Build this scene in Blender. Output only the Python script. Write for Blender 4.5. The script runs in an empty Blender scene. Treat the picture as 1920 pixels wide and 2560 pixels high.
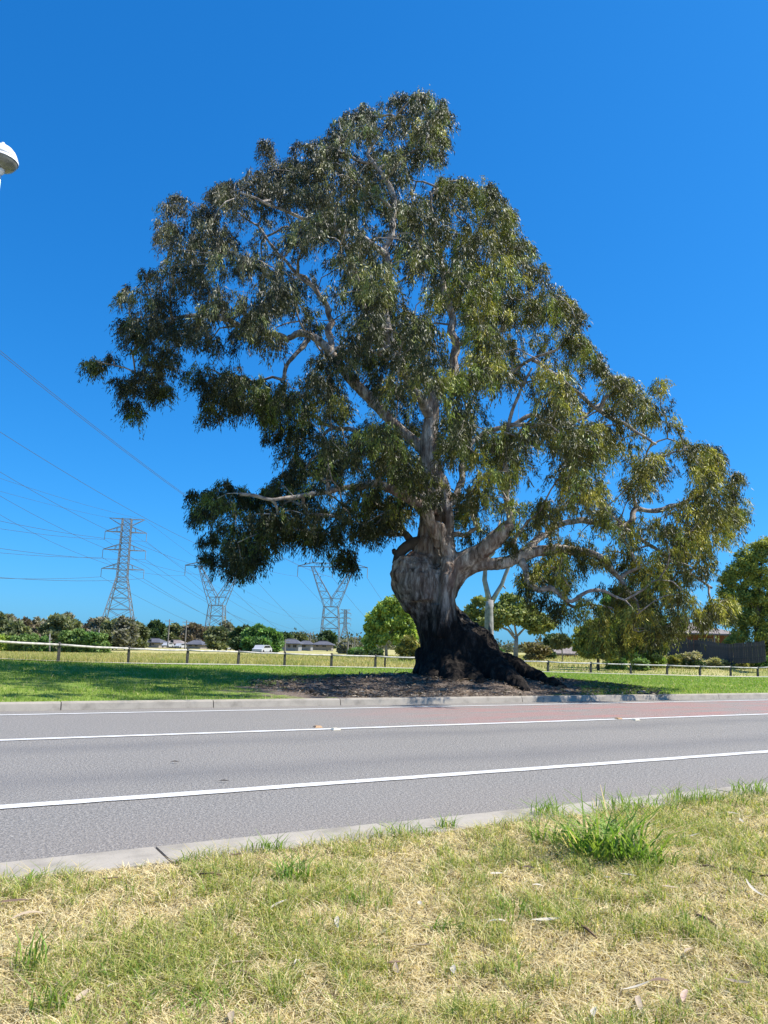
import bpy, bmesh, math, random
import numpy as np
from mathutils import Vector, Matrix, noise
random.seed(7); rng = np.random.default_rng(7)
sc = bpy.context.scene; col = sc.collection; D = bpy.data

# ------------------------------------------------------------------ camera
PITCH = math.atan(331/1900); ROLL = 0.027; EYE = 1.40
cam_d = D.cameras.new('camera'); cam = D.objects.new('camera', cam_d); col.objects.link(cam)
cam_d.sensor_fit = 'VERTICAL'; cam_d.sensor_height = 36; cam_d.lens = 36*1900/2560
cam_d.clip_start = 0.05; cam_d.clip_end = 12000
RM = Matrix.Rotation(math.pi/2+PITCH, 3, 'X') @ Matrix.Rotation(ROLL, 3, 'Z')
cam.matrix_world = Matrix.Translation((0, 0, EYE)) @ RM.to_4x4()
sc.camera = cam
# ------------------------------------------------------------------ sky, sun, exposure
SUN_EL = math.radians(53); SUN_AZ = math.radians(87)      # compass style: 0 = +Y (view direction), 90 = +X (right)
w = D.worlds.new('World'); sc.world = w; w.use_nodes = True
nt = w.node_tree; bg = nt.nodes['Background']
sky = nt.nodes.new('ShaderNodeTexSky'); sky.sky_type = 'NISHITA'; sky.sun_disc = False
sky.sun_elevation = SUN_EL; sky.sun_rotation = SUN_AZ
sky.air_density = 1.0; sky.dust_density = 0.5; sky.ozone_density = 3.0; sky.altitude = 50
hs = nt.nodes.new('ShaderNodeHueSaturation'); hs.inputs['Saturation'].default_value = 1.0; hs.inputs['Value'].default_value = 1.0
nt.links.new(sky.outputs[0], hs.inputs['Color']); tn = nt.nodes.new('ShaderNodeMix'); tn.data_type = 'RGBA'; tn.blend_type = 'MULTIPLY'; tn.inputs[0].default_value = 1.0; tn.inputs[7].default_value = (0.27, 0.74, 1.16, 1)
nt.links.new(hs.outputs[0], tn.inputs[6]); sp_ = nt.nodes.new('ShaderNodeSeparateColor'); cb_ = nt.nodes.new('ShaderNodeCombineColor'); nt.links.new(tn.outputs[2], sp_.inputs[0])
for k_, (a_, b_) in enumerate(((0.55, 1.36), (0.88, 0.80), (1.38, 0.69))):      # deep clear-air blue: one grade per channel for the whole sky
    m1 = nt.nodes.new('ShaderNodeMath'); m1.operation = 'POWER'; m1.inputs[1].default_value = b_; m2 = nt.nodes.new('ShaderNodeMath'); m2.operation = 'MULTIPLY'; m2.inputs[1].default_value = a_
    nt.links.new(sp_.outputs[k_], m1.inputs[0]); nt.links.new(m1.outputs[0], m2.inputs[0]); nt.links.new(m2.outputs[0], cb_.inputs[k_])
nt.links.new(cb_.outputs[0], bg.inputs[0]); bg.inputs[1].default_value = 0.125
sd = D.lights.new('sun', 'SUN'); sd.energy = 5.0; sd.angle = math.radians(0.5); sd.color = (1.0, 0.95, 0.86)
sun = D.objects.new('sun', sd); col.objects.link(sun)
SDIR = Vector((math.sin(SUN_AZ)*math.cos(SUN_EL), math.cos(SUN_AZ)*math.cos(SUN_EL), math.sin(SUN_EL)))
sun.rotation_euler = SDIR.to_track_quat('Z', 'Y').to_euler(); sun.location = SDIR*60
sc.view_settings.view_transform = 'Standard'; sc.view_settings.look = 'None'
sc.view_settings.exposure = 0.7; sc.view_settings.gamma = 1.0; sc.view_settings.use_curve_mapping = False
sc.render.resolution_x = 768; sc.render.resolution_y = 1024
sc.cycles.max_bounces = 6; sc.cycles.transparent_max_bounces = 8

# ------------------------------------------------------------------ measuring helpers
CAM = Vector((0, 0, EYE))
def ray(px, py):
    return (RM @ Vector((px-960, -(py-1280), -1900))).normalized()
def P(px, py, Y):
    d = ray(px, py); return CAM + d*(Y/d.y)
def Pz(px, py, z):
    d = ray(px, py); return CAM + d*((z-EYE)/d.z)
U = ray(4348, 1703); U.z = 0; U.normalize()           # along the road, to the right
N = Vector((-U.y, U.x, 0))                            # across the road, away from the camera
def ST(p): return p.dot(U), p.dot(N)
def W2(s, t, z=0.0): return Vector((U.x*s+N.x*t, U.y*s+N.y*t, z))
KH = 0.15
def tline(pts, z):
    return sum(ST(Pz(x, y, z))[1] for x, y in pts)/len(pts)
T_NEAR_EDGE = tline([(0, 2154), (960, 2056), (1900, 1954)], KH)       # road side top edge of the near kerb
T_L1 = tline([(0, 2018), (960, 1949), (1900, 1883)], 0)
T_L2 = tline([(0, 1845), (960, 1817), (1900, 1791)], 0)
T_L3 = tline([(0, 1785), (960, 1768), (1900, 1754)], 0)
T_FAR_EDGE = tline([(0, 1756), (960, 1745), (1900, 1734)], KH)
T_NEAR_BACK = tline([(0, 2198), (960, 2089), (1900, 1974)], KH)-0.09
T_FAR_BACK = T_FAR_EDGE+0.16
print('T', T_NEAR_EDGE, T_L1, T_L2, T_L3, T_FAR_EDGE, 'U', U)

# far terrain: smooth surface through measured points
TREE_Y = 25.0
ctl = []
for s in (-400, -120, -60, -30, -10, 5, 20, 40, 70, 120, 200, 400):
    ctl.append((*W2(s, T_FAR_BACK)[:2], KH-0.01)); ctl.append((*W2(s, T_FAR_BACK+1.5)[:2], KH))
for px, py, Y in [(145,1657,36),(320,1660,40),(467,1661,43.5),(595,1663,46),(711,1666,48),(828,1668,50.5),(938,1670,52.5),
                  (1370,1681,58.5),(1477,1684,60),(1577,1686,61.5),(1668,1688,63),(1750,1690,64.3),(1827,1691,65.5),(1895,1692,66.7),
                  (-500,1632,24),(60,1633,120),(250,1632,130),(450,1634,140),(700,1632,150),(900,1640,130),(1080,1644,110),(1290,1643,95),(1500,1650,88),
                  (1700,1646,85),(1900,1648,85),(300,1612,300),(500,1622,300),(760,1625,300),(1200,1632,300),(1500,1636,280),(1900,1645,200),(2600,1662,150)]:
    p = P(px, py, Y); ctl.append((p.x, p.y, p.z))
ctl = np.array(ctl)
def _solve(c):
    d = np.hypot(c[:, None, 0]-c[None, :, 0], c[:, None, 1]-c[None, :, 1])
    n = len(c); A = np.zeros((n+1, n+1)); A[:n, :n] = -d - np.eye(n)*0.6; A[:n, n] = 1; A[n, :n] = 1
    return np.linalg.solve(A, np.append(c[:, 2], 0))
CW = _solve(ctl)
TB = P(1150, 1705, TREE_Y)        # the foot of the big tree
def Zf(x, y):
    x = np.asarray(x, float); y = np.asarray(y, float)
    d = np.hypot(x[..., None]-ctl[:, 0], y[..., None]-ctl[:, 1])
    z = -(d*CW[:-1]).sum(-1)+CW[-1]
    R = np.hypot(x, y-30); k = np.clip((R-320)/400, 0, 1); k = k*k*(3-2*k)
    z = z*(1-k)+(-3.5)*k
    t = x*N.x+y*N.y; e = np.clip((t-T_FAR_BACK)/2.0, 0, 1)
    m = 0.34*np.exp(-(((x-TB.x-0.6)/5.0)**2+((y-TB.y+0.3)/3.3)**2)**1.3)
    return (KH-0.01)*(1-e)+(z+m)*e
def zf(x, y): return float(Zf(np.array([x]), np.array([y]))[0])
def hit(px, py, y0=15.0, y1=600.0):
    d = ray(px, py); Y = y0
    while Y < y1:
        p = CAM+d*(Y/d.y)
        if p.z <= zf(p.x, p.y): return p
        Y *= 1.01
    return P(px, py, y1)

# ------------------------------------------------------------------ object helpers
def tag(o, label=None, cat=None, group=None, kind=None):
    if label: o['label'] = label
    if cat: o['category'] = cat
    if group: o['group'] = group
    if kind: o['kind'] = kind
    return o
def link(o, parent=None):
    col.objects.link(o)
    if parent: o.parent = parent
    return o
def empty(name, loc=(0, 0, 0), rz=0):
    o = D.objects.new(name, None); o.location = loc; o.rotation_euler.z = rz; o.empty_display_size = 0.3
    return link(o)
def mesh_obj(name, V, F, mat, parent=None, cols=None, smooth=False, origin=None):
    """V (n,3) array, F (m,k) array of equal polygons, cols (n,3) point colours; origin = world position taken off the vertices"""
    V = np.asarray(V, np.float32); F = np.asarray(F, np.int32)
    if origin is not None: V = V-np.array(origin, np.float32)
    me = D.meshes.new(name); n = len(V); m, k = F.shape
    me.vertices.add(n); me.vertices.foreach_set('co', V.ravel())
    me.loops.add(m*k); me.loops.foreach_set('vertex_index', F.ravel())
    me.polygons.add(m); me.polygons.foreach_set('loop_start', np.arange(0, m*k, k, dtype=np.int32))
    try: me.polygons.foreach_set('loop_total', np.full(m, k, np.int32))
    except Exception: pass
    if smooth: me.polygons.foreach_set('use_smooth', np.ones(m, bool))
    if cols is not None:
        a = me.color_attributes.new('tone', 'FLOAT_COLOR', 'POINT')
        c = np.ones((n, 4), np.float32); c[:, :3] = cols; a.data.foreach_set('color', c.ravel())
    me.update(calc_edges=True); me.validate()
    me.materials.append(mat)
    o = D.objects.new(name, me)
    if origin is not None and parent is None: o.location = origin
    return link(o, parent)
class MB:
    """collects boxes, tubes and lathes into one mesh"""
    def __init__(s): s.v = []; s.f = []
    def add(s, V, F):
        b = len(s.v); s.v += [tuple(v) for v in V]; s.f += [tuple(i+b for i in f) for f in F]; return s
    def box(s, c, size, rz=0, taper=1.0):
        hx, hy, hz = size[0]/2, size[1]/2, size[2]/2; V = []
        for z, k in ((-hz, 1), (hz, taper)):
            for x, y in ((-hx, -hy), (hx, -hy), (hx, hy), (-hx, hy)):
                x2, y2 = x*k, y*k
                V.append((c[0]+x2*math.cos(rz)-y2*math.sin(rz), c[1]+x2*math.sin(rz)+y2*math.cos(rz), c[2]+z))
        return s.add(V, [(0,3,2,1),(4,5,6,7),(0,1,5,4),(1,2,6,5),(2,3,7,6),(3,0,4,7)])
    def tube(s, pts, rad, n=6, caps=True):
        pts = [Vector(p) for p in pts]; R = rad if hasattr(rad, '__len__') else [rad]*len(pts)
        V = []; F = []; ref = None
        for i, p in enumerate(pts):
            d = (pts[min(i+1, len(pts)-1)]-pts[max(i-1, 0)]); d = d.normalized() if d.length > 1e-9 else Vector((0, 0, 1))
            if ref is None: ref = d.orthogonal()
            ref = (ref-d*ref.dot(d)); ref = ref.normalized() if ref.length > 1e-6 else d.orthogonal().normalized()
            q = d.cross(ref)
            for k in range(n):
                a = 2*math.pi*k/n; V.append(p+(ref*math.cos(a)+q*math.sin(a))*R[i])
        for i in range(len(pts)-1):
            for k in range(n):
                a = i*n+k; b = i*n+(k+1) % n; F.append((a, b, b+n, a+n))
        if caps: F.append(tuple(range(n-1, -1, -1))); F.append(tuple((len(pts)-1)*n+k for k in range(n)))
        return s.add(V, F)
    def lathe(s, prof, c=(0, 0, 0), n=24, cap=False):
        V = []; F = []
        for r, z in prof:
            for k in range(n):
                a = 2*math.pi*k/n; V.append((c[0]+r*math.cos(a), c[1]+r*math.sin(a), c[2]+z))
        for i in range(len(prof)-1):
            for k in range(n):
                a = i*n+k; b = i*n+(k+1) % n; F.append((a, b, b+n, a+n))
        if cap: F.append(tuple(range(n-1, -1, -1))); F.append(tuple((len(prof)-1)*n+k for k in range(n)))
        return s.add(V, F)
    def build(s, name, mat, parent=None, smooth=False):
        me = D.meshes.new(name); me.from_pydata(s.v, [], s.f); me.update()
        if smooth:
            for p in me.polygons: p.use_smooth = True
        me.materials.append(mat)
        return link(D.objects.new(name, me), parent)

# ------------------------------------------------------------------ materials
def new_mat(name):
    m = D.materials.new(name); m.use_nodes = True; nt = m.node_tree
    b = nt.nodes['Principled BSDF']; b.inputs['Roughness'].default_value = 0.8
    b.inputs['Specular IOR Level'].default_value = 0.25
    return m, nt, b
def nd(nt, t, **kw):
    n = nt.nodes.new(t)
    for k, v in kw.items():
        if k in n.inputs: n.inputs[k].default_value = v
        else: setattr(n, k, v)
    return n
def tex(nt, scale, detail=4, rough=0.55, kind='Object', stretch=None, w=None):
    tc = nd(nt, 'ShaderNodeTexCoord'); out = tc.outputs[kind]
    if kind == 'World':
        pass
    if stretch:
        mp = nd(nt, 'ShaderNodeMapping'); mp.inputs['Scale'].default_value = stretch; nt.links.new(out, mp.inputs['Vector']); out = mp.outputs[0]
    n = nd(nt, 'ShaderNodeTexNoise', Scale=scale, Detail=detail, Roughness=rough)
    nt.links.new(out, n.inputs['Vector']); return n.outputs['Fac']
def ramp(nt, fac, stops):
    r = nd(nt, 'ShaderNodeValToRGB'); e = r.color_ramp.elements
    while len(e) < len(stops): e.new(0.5)
    for i, (p, c) in enumerate(stops): e[i].position = p; e[i].color = (*c, 1) if len(c) == 3 else c
    nt.links.new(fac, r.inputs[0]); return r.outputs[0]
def mixc(nt, fac, a, b, mode='MIX'):
    m = nd(nt, 'ShaderNodeMix', data_type='RGBA', blend_type=mode)
    for s_, v in ((m.inputs[0], fac), (m.inputs[6], a), (m.inputs[7], b)):
        if isinstance(v, (int, float)): s_.default_value = v
        elif isinstance(v, tuple): s_.default_value = (*v, 1)
        else: nt.links.new(v, s_)
    return m.outputs[2]
def math_(nt, op, a, b=0.0, clamp=False):
    m = nd(nt, 'ShaderNodeMath', operation=op, use_clamp=clamp)
    for s_, v in ((m.inputs[0], a), (m.inputs[1], b)):
        if isinstance(v, (int, float)): s_.default_value = v
        else: nt.links.new(v, s_)
    return m.outputs[0]
def bump(nt, b, h, strength, dist):
    n = nd(nt, 'ShaderNodeBump', Strength=strength, Distance=dist); nt.links.new(h, n.inputs['Height']); nt.links.new(n.outputs[0], b.inputs['Normal'])
def simple(name, c, rough=0.7, metal=0.0, var=0.25, scale=8.0, bmp=0.0, spec=0.3):
    m, nt, b = new_mat(name); b.inputs['Roughness'].default_value = rough; b.inputs['Metallic'].default_value = metal
    b.inputs['Specular IOR Level'].default_value = spec
    f = tex(nt, scale); c0 = tuple(x*(1-var) for x in c); c1 = tuple(min(1, x*(1+var)) for x in c)
    nt.links.new(ramp(nt, f, [(0.3, c0), (0.7, c1)]), b.inputs['Base Color'])
    if bmp: bump(nt, b, tex(nt, scale*4), 0.6, bmp)
    return m
def leaf_mat(name, rough=0.5, trans=0.3, spec=0.4, gain=(1.25, 1.4, 0.7)):
    m, nt, b = new_mat(name)
    at = nd(nt, 'ShaderNodeAttribute', attribute_name='tone'); b.inputs['Roughness'].default_value = rough; b.inputs['Specular IOR Level'].default_value = spec
    nt.links.new(at.outputs['Color'], b.inputs['Base Color'])
    tr = nd(nt, 'ShaderNodeBsdfTranslucent'); tcol = mixc(nt, 1.0, at.outputs['Color'], gain, 'MULTIPLY'); nt.links.new(tcol, tr.inputs['Color'])
    mx = nd(nt, 'ShaderNodeMixShader'); mx.inputs[0].default_value = trans
    nt.links.new(b.outputs[0], mx.inputs[1]); nt.links.new(tr.outputs[0], mx.inputs[2])
    nt.links.new(mx.outputs[0], nt.nodes['Material Output'].inputs[0]); return m
M = {}
M['leaf'] = leaf_mat('gum_leaf', 0.5, 0.15, 0.36)
M['farleaf'] = leaf_mat('distant_foliage', 0.6, 0.25, 0.25)
M['grass'] = leaf_mat('grass_blade', 0.55, 0.42, 0.3, (1.15, 1.2, 0.7))
M['dryleaf'] = leaf_mat('dry_leaf', 0.6, 0.05, 0.3)
M['steel'] = simple('galvanised_steel', (0.27, 0.28, 0.29), 0.5, 0.3, 0.15, 2)
M['insul'] = simple('insulator_glass', (0.25, 0.3, 0.33), 0.3)
M['wire'] = simple('aluminium_cable', (0.09, 0.10, 0.12), 0.5, 0.4)
M['post'] = simple('weathered_timber', (0.085, 0.077, 0.07), 0.85, 0, 0.4, 12, 0.004)
M['railw'] = simple('pale_rail_timber', (0.47, 0.44, 0.39), 0.75, 0, 0.3, 5, 0.002)
M['pole'] = simple('pole_timber', (0.22, 0.20, 0.18), 0.85, 0, 0.3, 6)
M['white'] = simple('white_enamel', (0.8, 0.8, 0.8), 0.3, 0, 0.04, 4, 0, 0.5)
M['bowl'] = simple('grey_lamp_bowl', (0.20, 0.20, 0.18), 0.25, 0, 0.3, 6, 0, 0.5)
M['dark'] = simple('dark_housing', (0.04, 0.045, 0.045), 0.5)
M['glass'] = simple('window_glass', (0.02, 0.025, 0.03), 0.12, 0, 0.1, 3, 0, 0.5)
M['brick'] = simple('red_brick', (0.19, 0.08, 0.055), 0.85, 0, 0.25, 30)
M['wallc'] = simple('cream_wall', (0.26, 0.23, 0.20), 0.8, 0, 0.15, 2)
M['wallg'] = simple('grey_wall', (0.25, 0.25, 0.26), 0.8, 0, 0.15, 2)
M['roofg'] = simple('grey_roof_tile', (0.10, 0.10, 0.115), 0.7, 0, 0.3, 1.5)
M['roofb'] = simple('brown_roof_tile', (0.24, 0.20, 0.18), 0.75, 0, 0.3, 3)
M['paling'] = simple('dark_fence_paling', (0.075, 0.07, 0.07), 0.85, 0, 0.4, 6)
M['bark_far'] = simple('pale_bark', (0.30, 0.27, 0.23), 0.85, 0, 0.35, 3)
M['bark_dark'] = simple('brown_bark', (0.10, 0.085, 0.07), 0.9, 0, 0.35, 3)
M['twig'] = simple('fallen_twig_bark', (0.17, 0.105, 0.06), 0.85, 0, 0.3, 20)
M['deadwood'] = simple('silver_dead_wood', (0.30, 0.28, 0.265), 0.8, 0, 0.35, 4, 0.01)
M['carpaint'] = simple('white_car_paint', (0.45, 0.45, 0.46), 0.3, 0, 0.03, 2, 0, 0.5)
M['rubber'] = simple('tyre_rubber', (0.03, 0.03, 0.03), 0.8)
M['reflo'] = simple('orange_reflector', (0.45, 0.26, 0.12), 0.4, 0, 0.2, 30)
M['reflw'] = simple('cream_reflector', (0.75, 0.68, 0.5), 0.4, 0, 0.1, 30)

def asphalt(name, red=False):
    m, nt, b = new_mat(name); b.inputs['Roughness'].default_value = 0.75; b.inputs['Specular IOR Level'].default_value = 0.35
    fine = tex(nt, 34, 5, 0.8); mid = tex(nt, 22, 3, 0.6)
    v = nd(nt, 'ShaderNodeTexVoronoi', Scale=60.0); tc = nd(nt, 'ShaderNodeTexCoord'); nt.links.new(tc.outputs['Object'], v.inputs['Vector'])
    c = ramp(nt, fine, [(0.30, (0.085, 0.080, 0.074)), (0.5, (0.24, 0.224, 0.204)), (0.68, (0.52, 0.48, 0.43))])
    c = mixc(nt, 0.35, c, v.outputs['Color'], 'SOFT_LIGHT') if False else c
    c = mixc(nt, ramp(nt, v.outputs['Distance'], [(0.15, (0, 0, 0)), (0.6, (0.35, 0.35, 0.35))]), c, (0.15, 0.137, 0.123))
    c = mixc(nt, ramp(nt, mid, [(0.62, (0, 0, 0)), (0.75, (0.5, 0.5, 0.5))]), c, (0.10, 0.095, 0.10))
    # wheel paths: slightly polished bluish bands along the road; the gutter side is browner with dust
    sep = nd(nt, 'ShaderNodeSeparateXYZ'); nt.links.new(tc.outputs['Object'], sep.inputs[0])
    wob = math_(nt, 'MULTIPLY', math_(nt, 'SUBTRACT', tex(nt, 0.5, 2), 0.5), 0.9)
    yy = math_(nt, 'ADD', sep.outputs['Y'], wob)
    for c0, wd, cc, k in ((T_L1+1.1, 0.7, (0.135, 0.13, 0.13), 0.5), (T_L2-1.0, 0.6, (0.135, 0.13, 0.13), 0.45), (T_NEAR_EDGE+0.1, 1.5, (0.27, 0.225, 0.19), 0.5), (T_FAR_EDGE, 0.5, (0.20, 0.18, 0.165), 0.5)):
        dd = math_(nt, 'DIVIDE', math_(nt, 'ABSOLUTE', math_(nt, 'SUBTRACT', yy, c0)), wd)
        f = math_(nt, 'MULTIPLY', math_(nt, 'SUBTRACT', 1.0, dd, True), k)
        c = mixc(nt, f, c, cc)
    lg = tex(nt, 0.35, 4, 0.6)
    c = mixc(nt, ramp(nt, lg, [(0.35, (0.0,)*3), (0.7, (0.3,)*3)]), c, (0.27, 0.245, 0.22))
    if red:
        wr = tex(nt, 1.4, 5, 0.65, stretch=(0.35, 1.6, 1)); f = ramp(nt, wr, [(0.40, (0.06,)*3), (0.64, (0.72,)*3)])
        ex = nd(nt, 'ShaderNodeMapRange'); nt.links.new(sep.outputs['X'], ex.inputs['Value'])
        ex.inputs['From Min'].default_value = RED_S0; ex.inputs['From Max'].default_value = RED_S0+4.5
        f = math_(nt, 'MULTIPLY', f, ex.outputs[0])
        c = mixc(nt, f, c, (0.38, 0.17, 0.15))
    nt.links.new(c, b.inputs['Base Color'])
    h = math_(nt, 'ADD', fine, math_(nt, 'MULTIPLY', v.outputs['Distance'], -0.6)); bump(nt, b, h, 1.0, 0.012)
    return m
RED_S0 = ST(Pz(700, 1778, 0))[0]
M['asphalt'] = asphalt('asphalt'); M['redlane'] = asphalt('worn_red_bike_lane', True)
def paint_mat():
    m, nt, b = new_mat('road_paint'); b.inputs['Roughness'].default_value = 0.6
    f = tex(nt, 45, 4, 0.7); f2 = tex(nt, 3, 3)
    c = ramp(nt, f, [(0.33, (0.28, 0.27, 0.26)), (0.46, (0.62, 0.61, 0.59)), (0.6, (0.72, 0.71, 0.69))])
    c = mixc(nt, ramp(nt, f2, [(0.5, (0,)*3), (0.75, (0.45,)*3)]), c, (0.45, 0.43, 0.41))
    nt.links.new(c, b.inputs['Base Color']); bump(nt, b, f, 0.5, 0.004); return m
M['paint'] = paint_mat()
def concrete(name, base=(0.36, 0.32, 0.265)):
    m, nt, b = new_mat(name); b.inputs['Roughness'].default_value = 0.85
    f = tex(nt, 3, 6, 0.65); g = tex(nt, 90, 3, 0.7)
    c = ramp(nt, f, [(0.25, tuple(x*0.60 for x in base)), (0.5, base), (0.75, tuple(x*1.15 for x in base))])
    c = mixc(nt, ramp(nt, g, [(0.30, (0.45,)*3), (0.42, (0,)*3)]), c, tuple(x*0.45 for x in base))
    nt.links.new(c, b.inputs['Base Color']); bump(nt, b, g, 0.5, 0.003); return m
M['concrete'] = concrete('kerb_concrete'); M['path'] = concrete('path_concrete', (0.44, 0.41, 0.35))

def ground_far():
    """far verge (mown green), bare dirt round the tree, dry paddock beyond the fence; masks in world metres"""
    m, nt, b = new_mat('far_ground'); b.inputs['Roughness'].default_value = 0.95; b.inputs['Specular IOR Level'].default_value = 0.1
    n1 = tex(nt, 0.5, 5, 0.6); n2 = tex(nt, 14, 4, 0.7)
    lawn = ramp(nt, n1, [(0.3, (0.13, 0.20, 0.035)), (0.55, (0.20, 0.26, 0.05)), (0.75, (0.28, 0.30, 0.08))])
    pad = ramp(nt, tex(nt, 0.12, 5, 0.65), [(0.3, (0.22, 0.23, 0.07)), (0.5, (0.36, 0.32, 0.13)), (0.7, (0.44, 0.37, 0.18))])
    dirt = ramp(nt, n2, [(0.3, (0.07, 0.05, 0.04)), (0.55, (0.16, 0.125, 0.10)), (0.75, (0.25, 0.21, 0.17))])
    at = nd(nt, 'ShaderNodeAttribute', attribute_name='tone'); sp = nd(nt, 'ShaderNodeSeparateColor'); nt.links.new(at.outputs['Color'], sp.inputs[0])
    edge = math_(nt, 'MULTIPLY', math_(nt, 'SUBTRACT', tex(nt, 1.6, 4, 0.7), 0.5), 1.3)
    fp = math_(nt, 'ADD', sp.outputs['Red'], edge, True); fd = math_(nt, 'ADD', sp.outputs['Green'], edge, True)
    c = mixc(nt, ramp(nt, fp, [(0.4, (0,)*3), (0.6, (1,)*3)]), lawn, pad)
    c = mixc(nt, ramp(nt, fd, [(0.4, (0,)*3), (0.6, (1,)*3)]), c, dirt)
    c = mixc(nt, 0.5, c, ramp(nt, n2, [(0.3, (0.45,)*3), (0.7, (0.9,)*3)]), 'SOFT_LIGHT')
    nt.links.new(c, b.inputs['Base Color']); bump(nt, b, n2, 0.8, 0.05); return m
M['ground_far'] = ground_far()
def ground_near():
    m, nt, b = new_mat('near_ground'); b.inputs['Roughness'].default_value = 0.95
    n1 = tex(nt, 1.1, 4, 0.6); n2 = tex(nt, 60, 5, 0.75)
    c = ramp(nt, n2, [(0.3, (0.12, 0.09, 0.05)), (0.5, (0.42, 0.34, 0.19)), (0.7, (0.62, 0.52, 0.32))])
    c = mixc(nt, ramp(nt, n1, [(0.4, (0,)*3), (0.7, (0.6,)*3)]), c, (0.14, 0.16, 0.05))
    nt.links.new(c, b.inputs['Base Color']); bump(nt, b, n2, 1.0, 0.012); return m
M['ground_near'] = ground_near()
def bark_mat():
    m, nt, b = new_mat('gum_bark'); b.inputs['Roughness'].default_value = 0.9; b.inputs['Specular IOR Level'].default_value = 0.15
    tc = nd(nt, 'ShaderNodeTexCoord'); sep = nd(nt, 'ShaderNodeSeparateXYZ'); nt.links.new(tc.outputs['Object'], sep.inputs[0])
    streak = tex(nt, 5.5, 6, 0.72, stretch=(1, 1, 0.2)); big = tex(nt, 1.3, 4, 0.6, stretch=(1, 1, 0.5)); fine = tex(nt, 22, 4, 0.7, stretch=(1, 1, 0.35))
    up = ramp(nt, streak, [(0.30, (0.05, 0.038, 0.03)), (0.42, (0.22, 0.17, 0.135)), (0.52, (0.42, 0.36, 0.305)), (0.62, (0.76, 0.69, 0.60))])
    up = mixc(nt, ramp(nt, big, [(0.48, (0,)*3), (0.62, (0.7,)*3)]), up, (0.17, 0.10, 0.075))
    low = ramp(nt, streak, [(0.3, (0.008, 0.007, 0.007)), (0.5, (0.018, 0.015, 0.013)), (0.62, (0.05, 0.039, 0.032)), (0.75, (0.15, 0.115, 0.092))])
    h = math_(nt, 'ADD', sep.outputs['Z'], math_(nt, 'MULTIPLY', math_(nt, 'SUBTRACT', big, 0.5), 2.2))
    h = math_(nt, 'ADD', h, math_(nt, 'MULTIPLY', math_(nt, 'SUBTRACT', streak, 0.5), 1.6))
    f = nd(nt, 'ShaderNodeMapRange'); nt.links.new(h, f.inputs['Value']); f.inputs['From Min'].default_value = 1.5; f.inputs['From Max'].default_value = 3.3
    c = mixc(nt, f.outputs[0], low, up); nt.links.new(c, b.inputs['Base Color'])
    bump(nt, b, math_(nt, 'ADD', fine, streak), 0.9, 0.05); return m
M['bark'] = bark_mat()
def twig_mat():
    m, nt, b = new_mat('gum_limb_bark'); b.inputs['Roughness'].default_value = 0.85
    f = tex(nt, 4, 5, 0.65)
    nt.links.new(ramp(nt, f, [(0.3, (0.09, 0.07, 0.06)), (0.48, (0.28, 0.235, 0.20)), (0.66, (0.58, 0.53, 0.46))]), b.inputs['Base Color'])
    bump(nt, b, tex(nt, 25, 4), 0.6, 0.02); return m
M['limb'] = twig_mat()
# ------------------------------------------------------------------ ground, road, kerbs
def strip(name, t0, t1, z, mat, s0=-400, s1=700, kind='structure', n=1):
    """flat sheet along the road; the mesh lives in road coordinates (x along, y across)"""
    V = []; F = []
    for i in range(n+1):
        s = s0+(s1-s0)*i/n; V += [(s, t0, 0), (s, t1, 0)]
    for i in range(n): F.append((2*i, 2*i+2, 2*i+3, 2*i+1))
    me = D.meshes.new(name); me.from_pydata(V, [], F); me.materials.append(mat); o = link(D.objects.new(name, me))
    o.rotation_euler.z = math.atan2(U.y, U.x); o.location.z = z; o['kind'] = kind; return o
RZ = math.atan2(U.y, U.x)
strip('road', T_NEAR_EDGE-0.12, T_FAR_EDGE+0.1, 0.0, M['asphalt'])
strip('bike_lane', T_L2+0.14, T_L3-0.10, 0.004, M['redlane'], s0=RED_S0-60)
LW = 0.15
def wav_line(t, w):
    V = []; F = []; s = -60; i = 0
    while s < 160:
        j = random.uniform(-0.012, 0.012); V += [(s, t-w/2+j, 0), (s, t+w/2+random.uniform(-.006, .006), 0)]; s += 0.22
    for k in range(len(V)//2-1): F.append((2*k, 2*k+2, 2*k+3, 2*k+1))
    me = D.meshes.new('painted_line'); me.from_pydata(V, [], F); me.materials.append(M['paint']); o = link(D.objects.new('painted_line', me))
    o.rotation_euler.z = RZ; o.location.z = 0.008; o['kind'] = 'structure'
wav_line(T_L1, 0.17); wav_line(T_L2, 0.17); wav_line(T_L3, 0.13)

# kerbs: a structure whose cast segments are parts, open joints between them
def kerb(name, edge, back, joints, face_dir):
    root = empty(name); root['kind'] = 'structure'; root.rotation_euler.z = RZ
    js = sorted(joints); d = 3.6
    while js[0] > -45: js.insert(0, js[0]-d)
    while js[-1] < 110: js.append(js[-1]+d)
    for a, b in zip(js[:-1], js[1:]):
        L = b-a-0.018; n = 5; V = []; F = []
        sl = 0.035*face_dir
        prof = [(edge-sl, 0.0), (edge, KH-0.03), (edge+0.02*face_dir, KH-0.004), (back, KH+0.002), (back, -0.05)]
        for i in range(n+1):
            x = L*i/n
            for t, z in prof: V.append((x, t+random.uniform(-.002, .002), z))
        m_ = len(prof)
        for i in range(n):
            for k in range(m_-1):
                q = i*m_+k; F.append((q, q+m_, q+m_+1, q+1) if face_dir > 0 else (q, q+1, q+m_+1, q+m_))
        F.append(tuple(range(m_))); F.append(tuple(reversed([n*m_+k for k in range(m_)])))
        me = D.meshes.new('kerb_segment'); me.from_pydata(V, [], F); me.materials.append(M['concrete'])
        o = link(D.objects.new('kerb_segment', me), root); o.location = (a+0.009, 0, random.uniform(-.003, .003))
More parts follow.
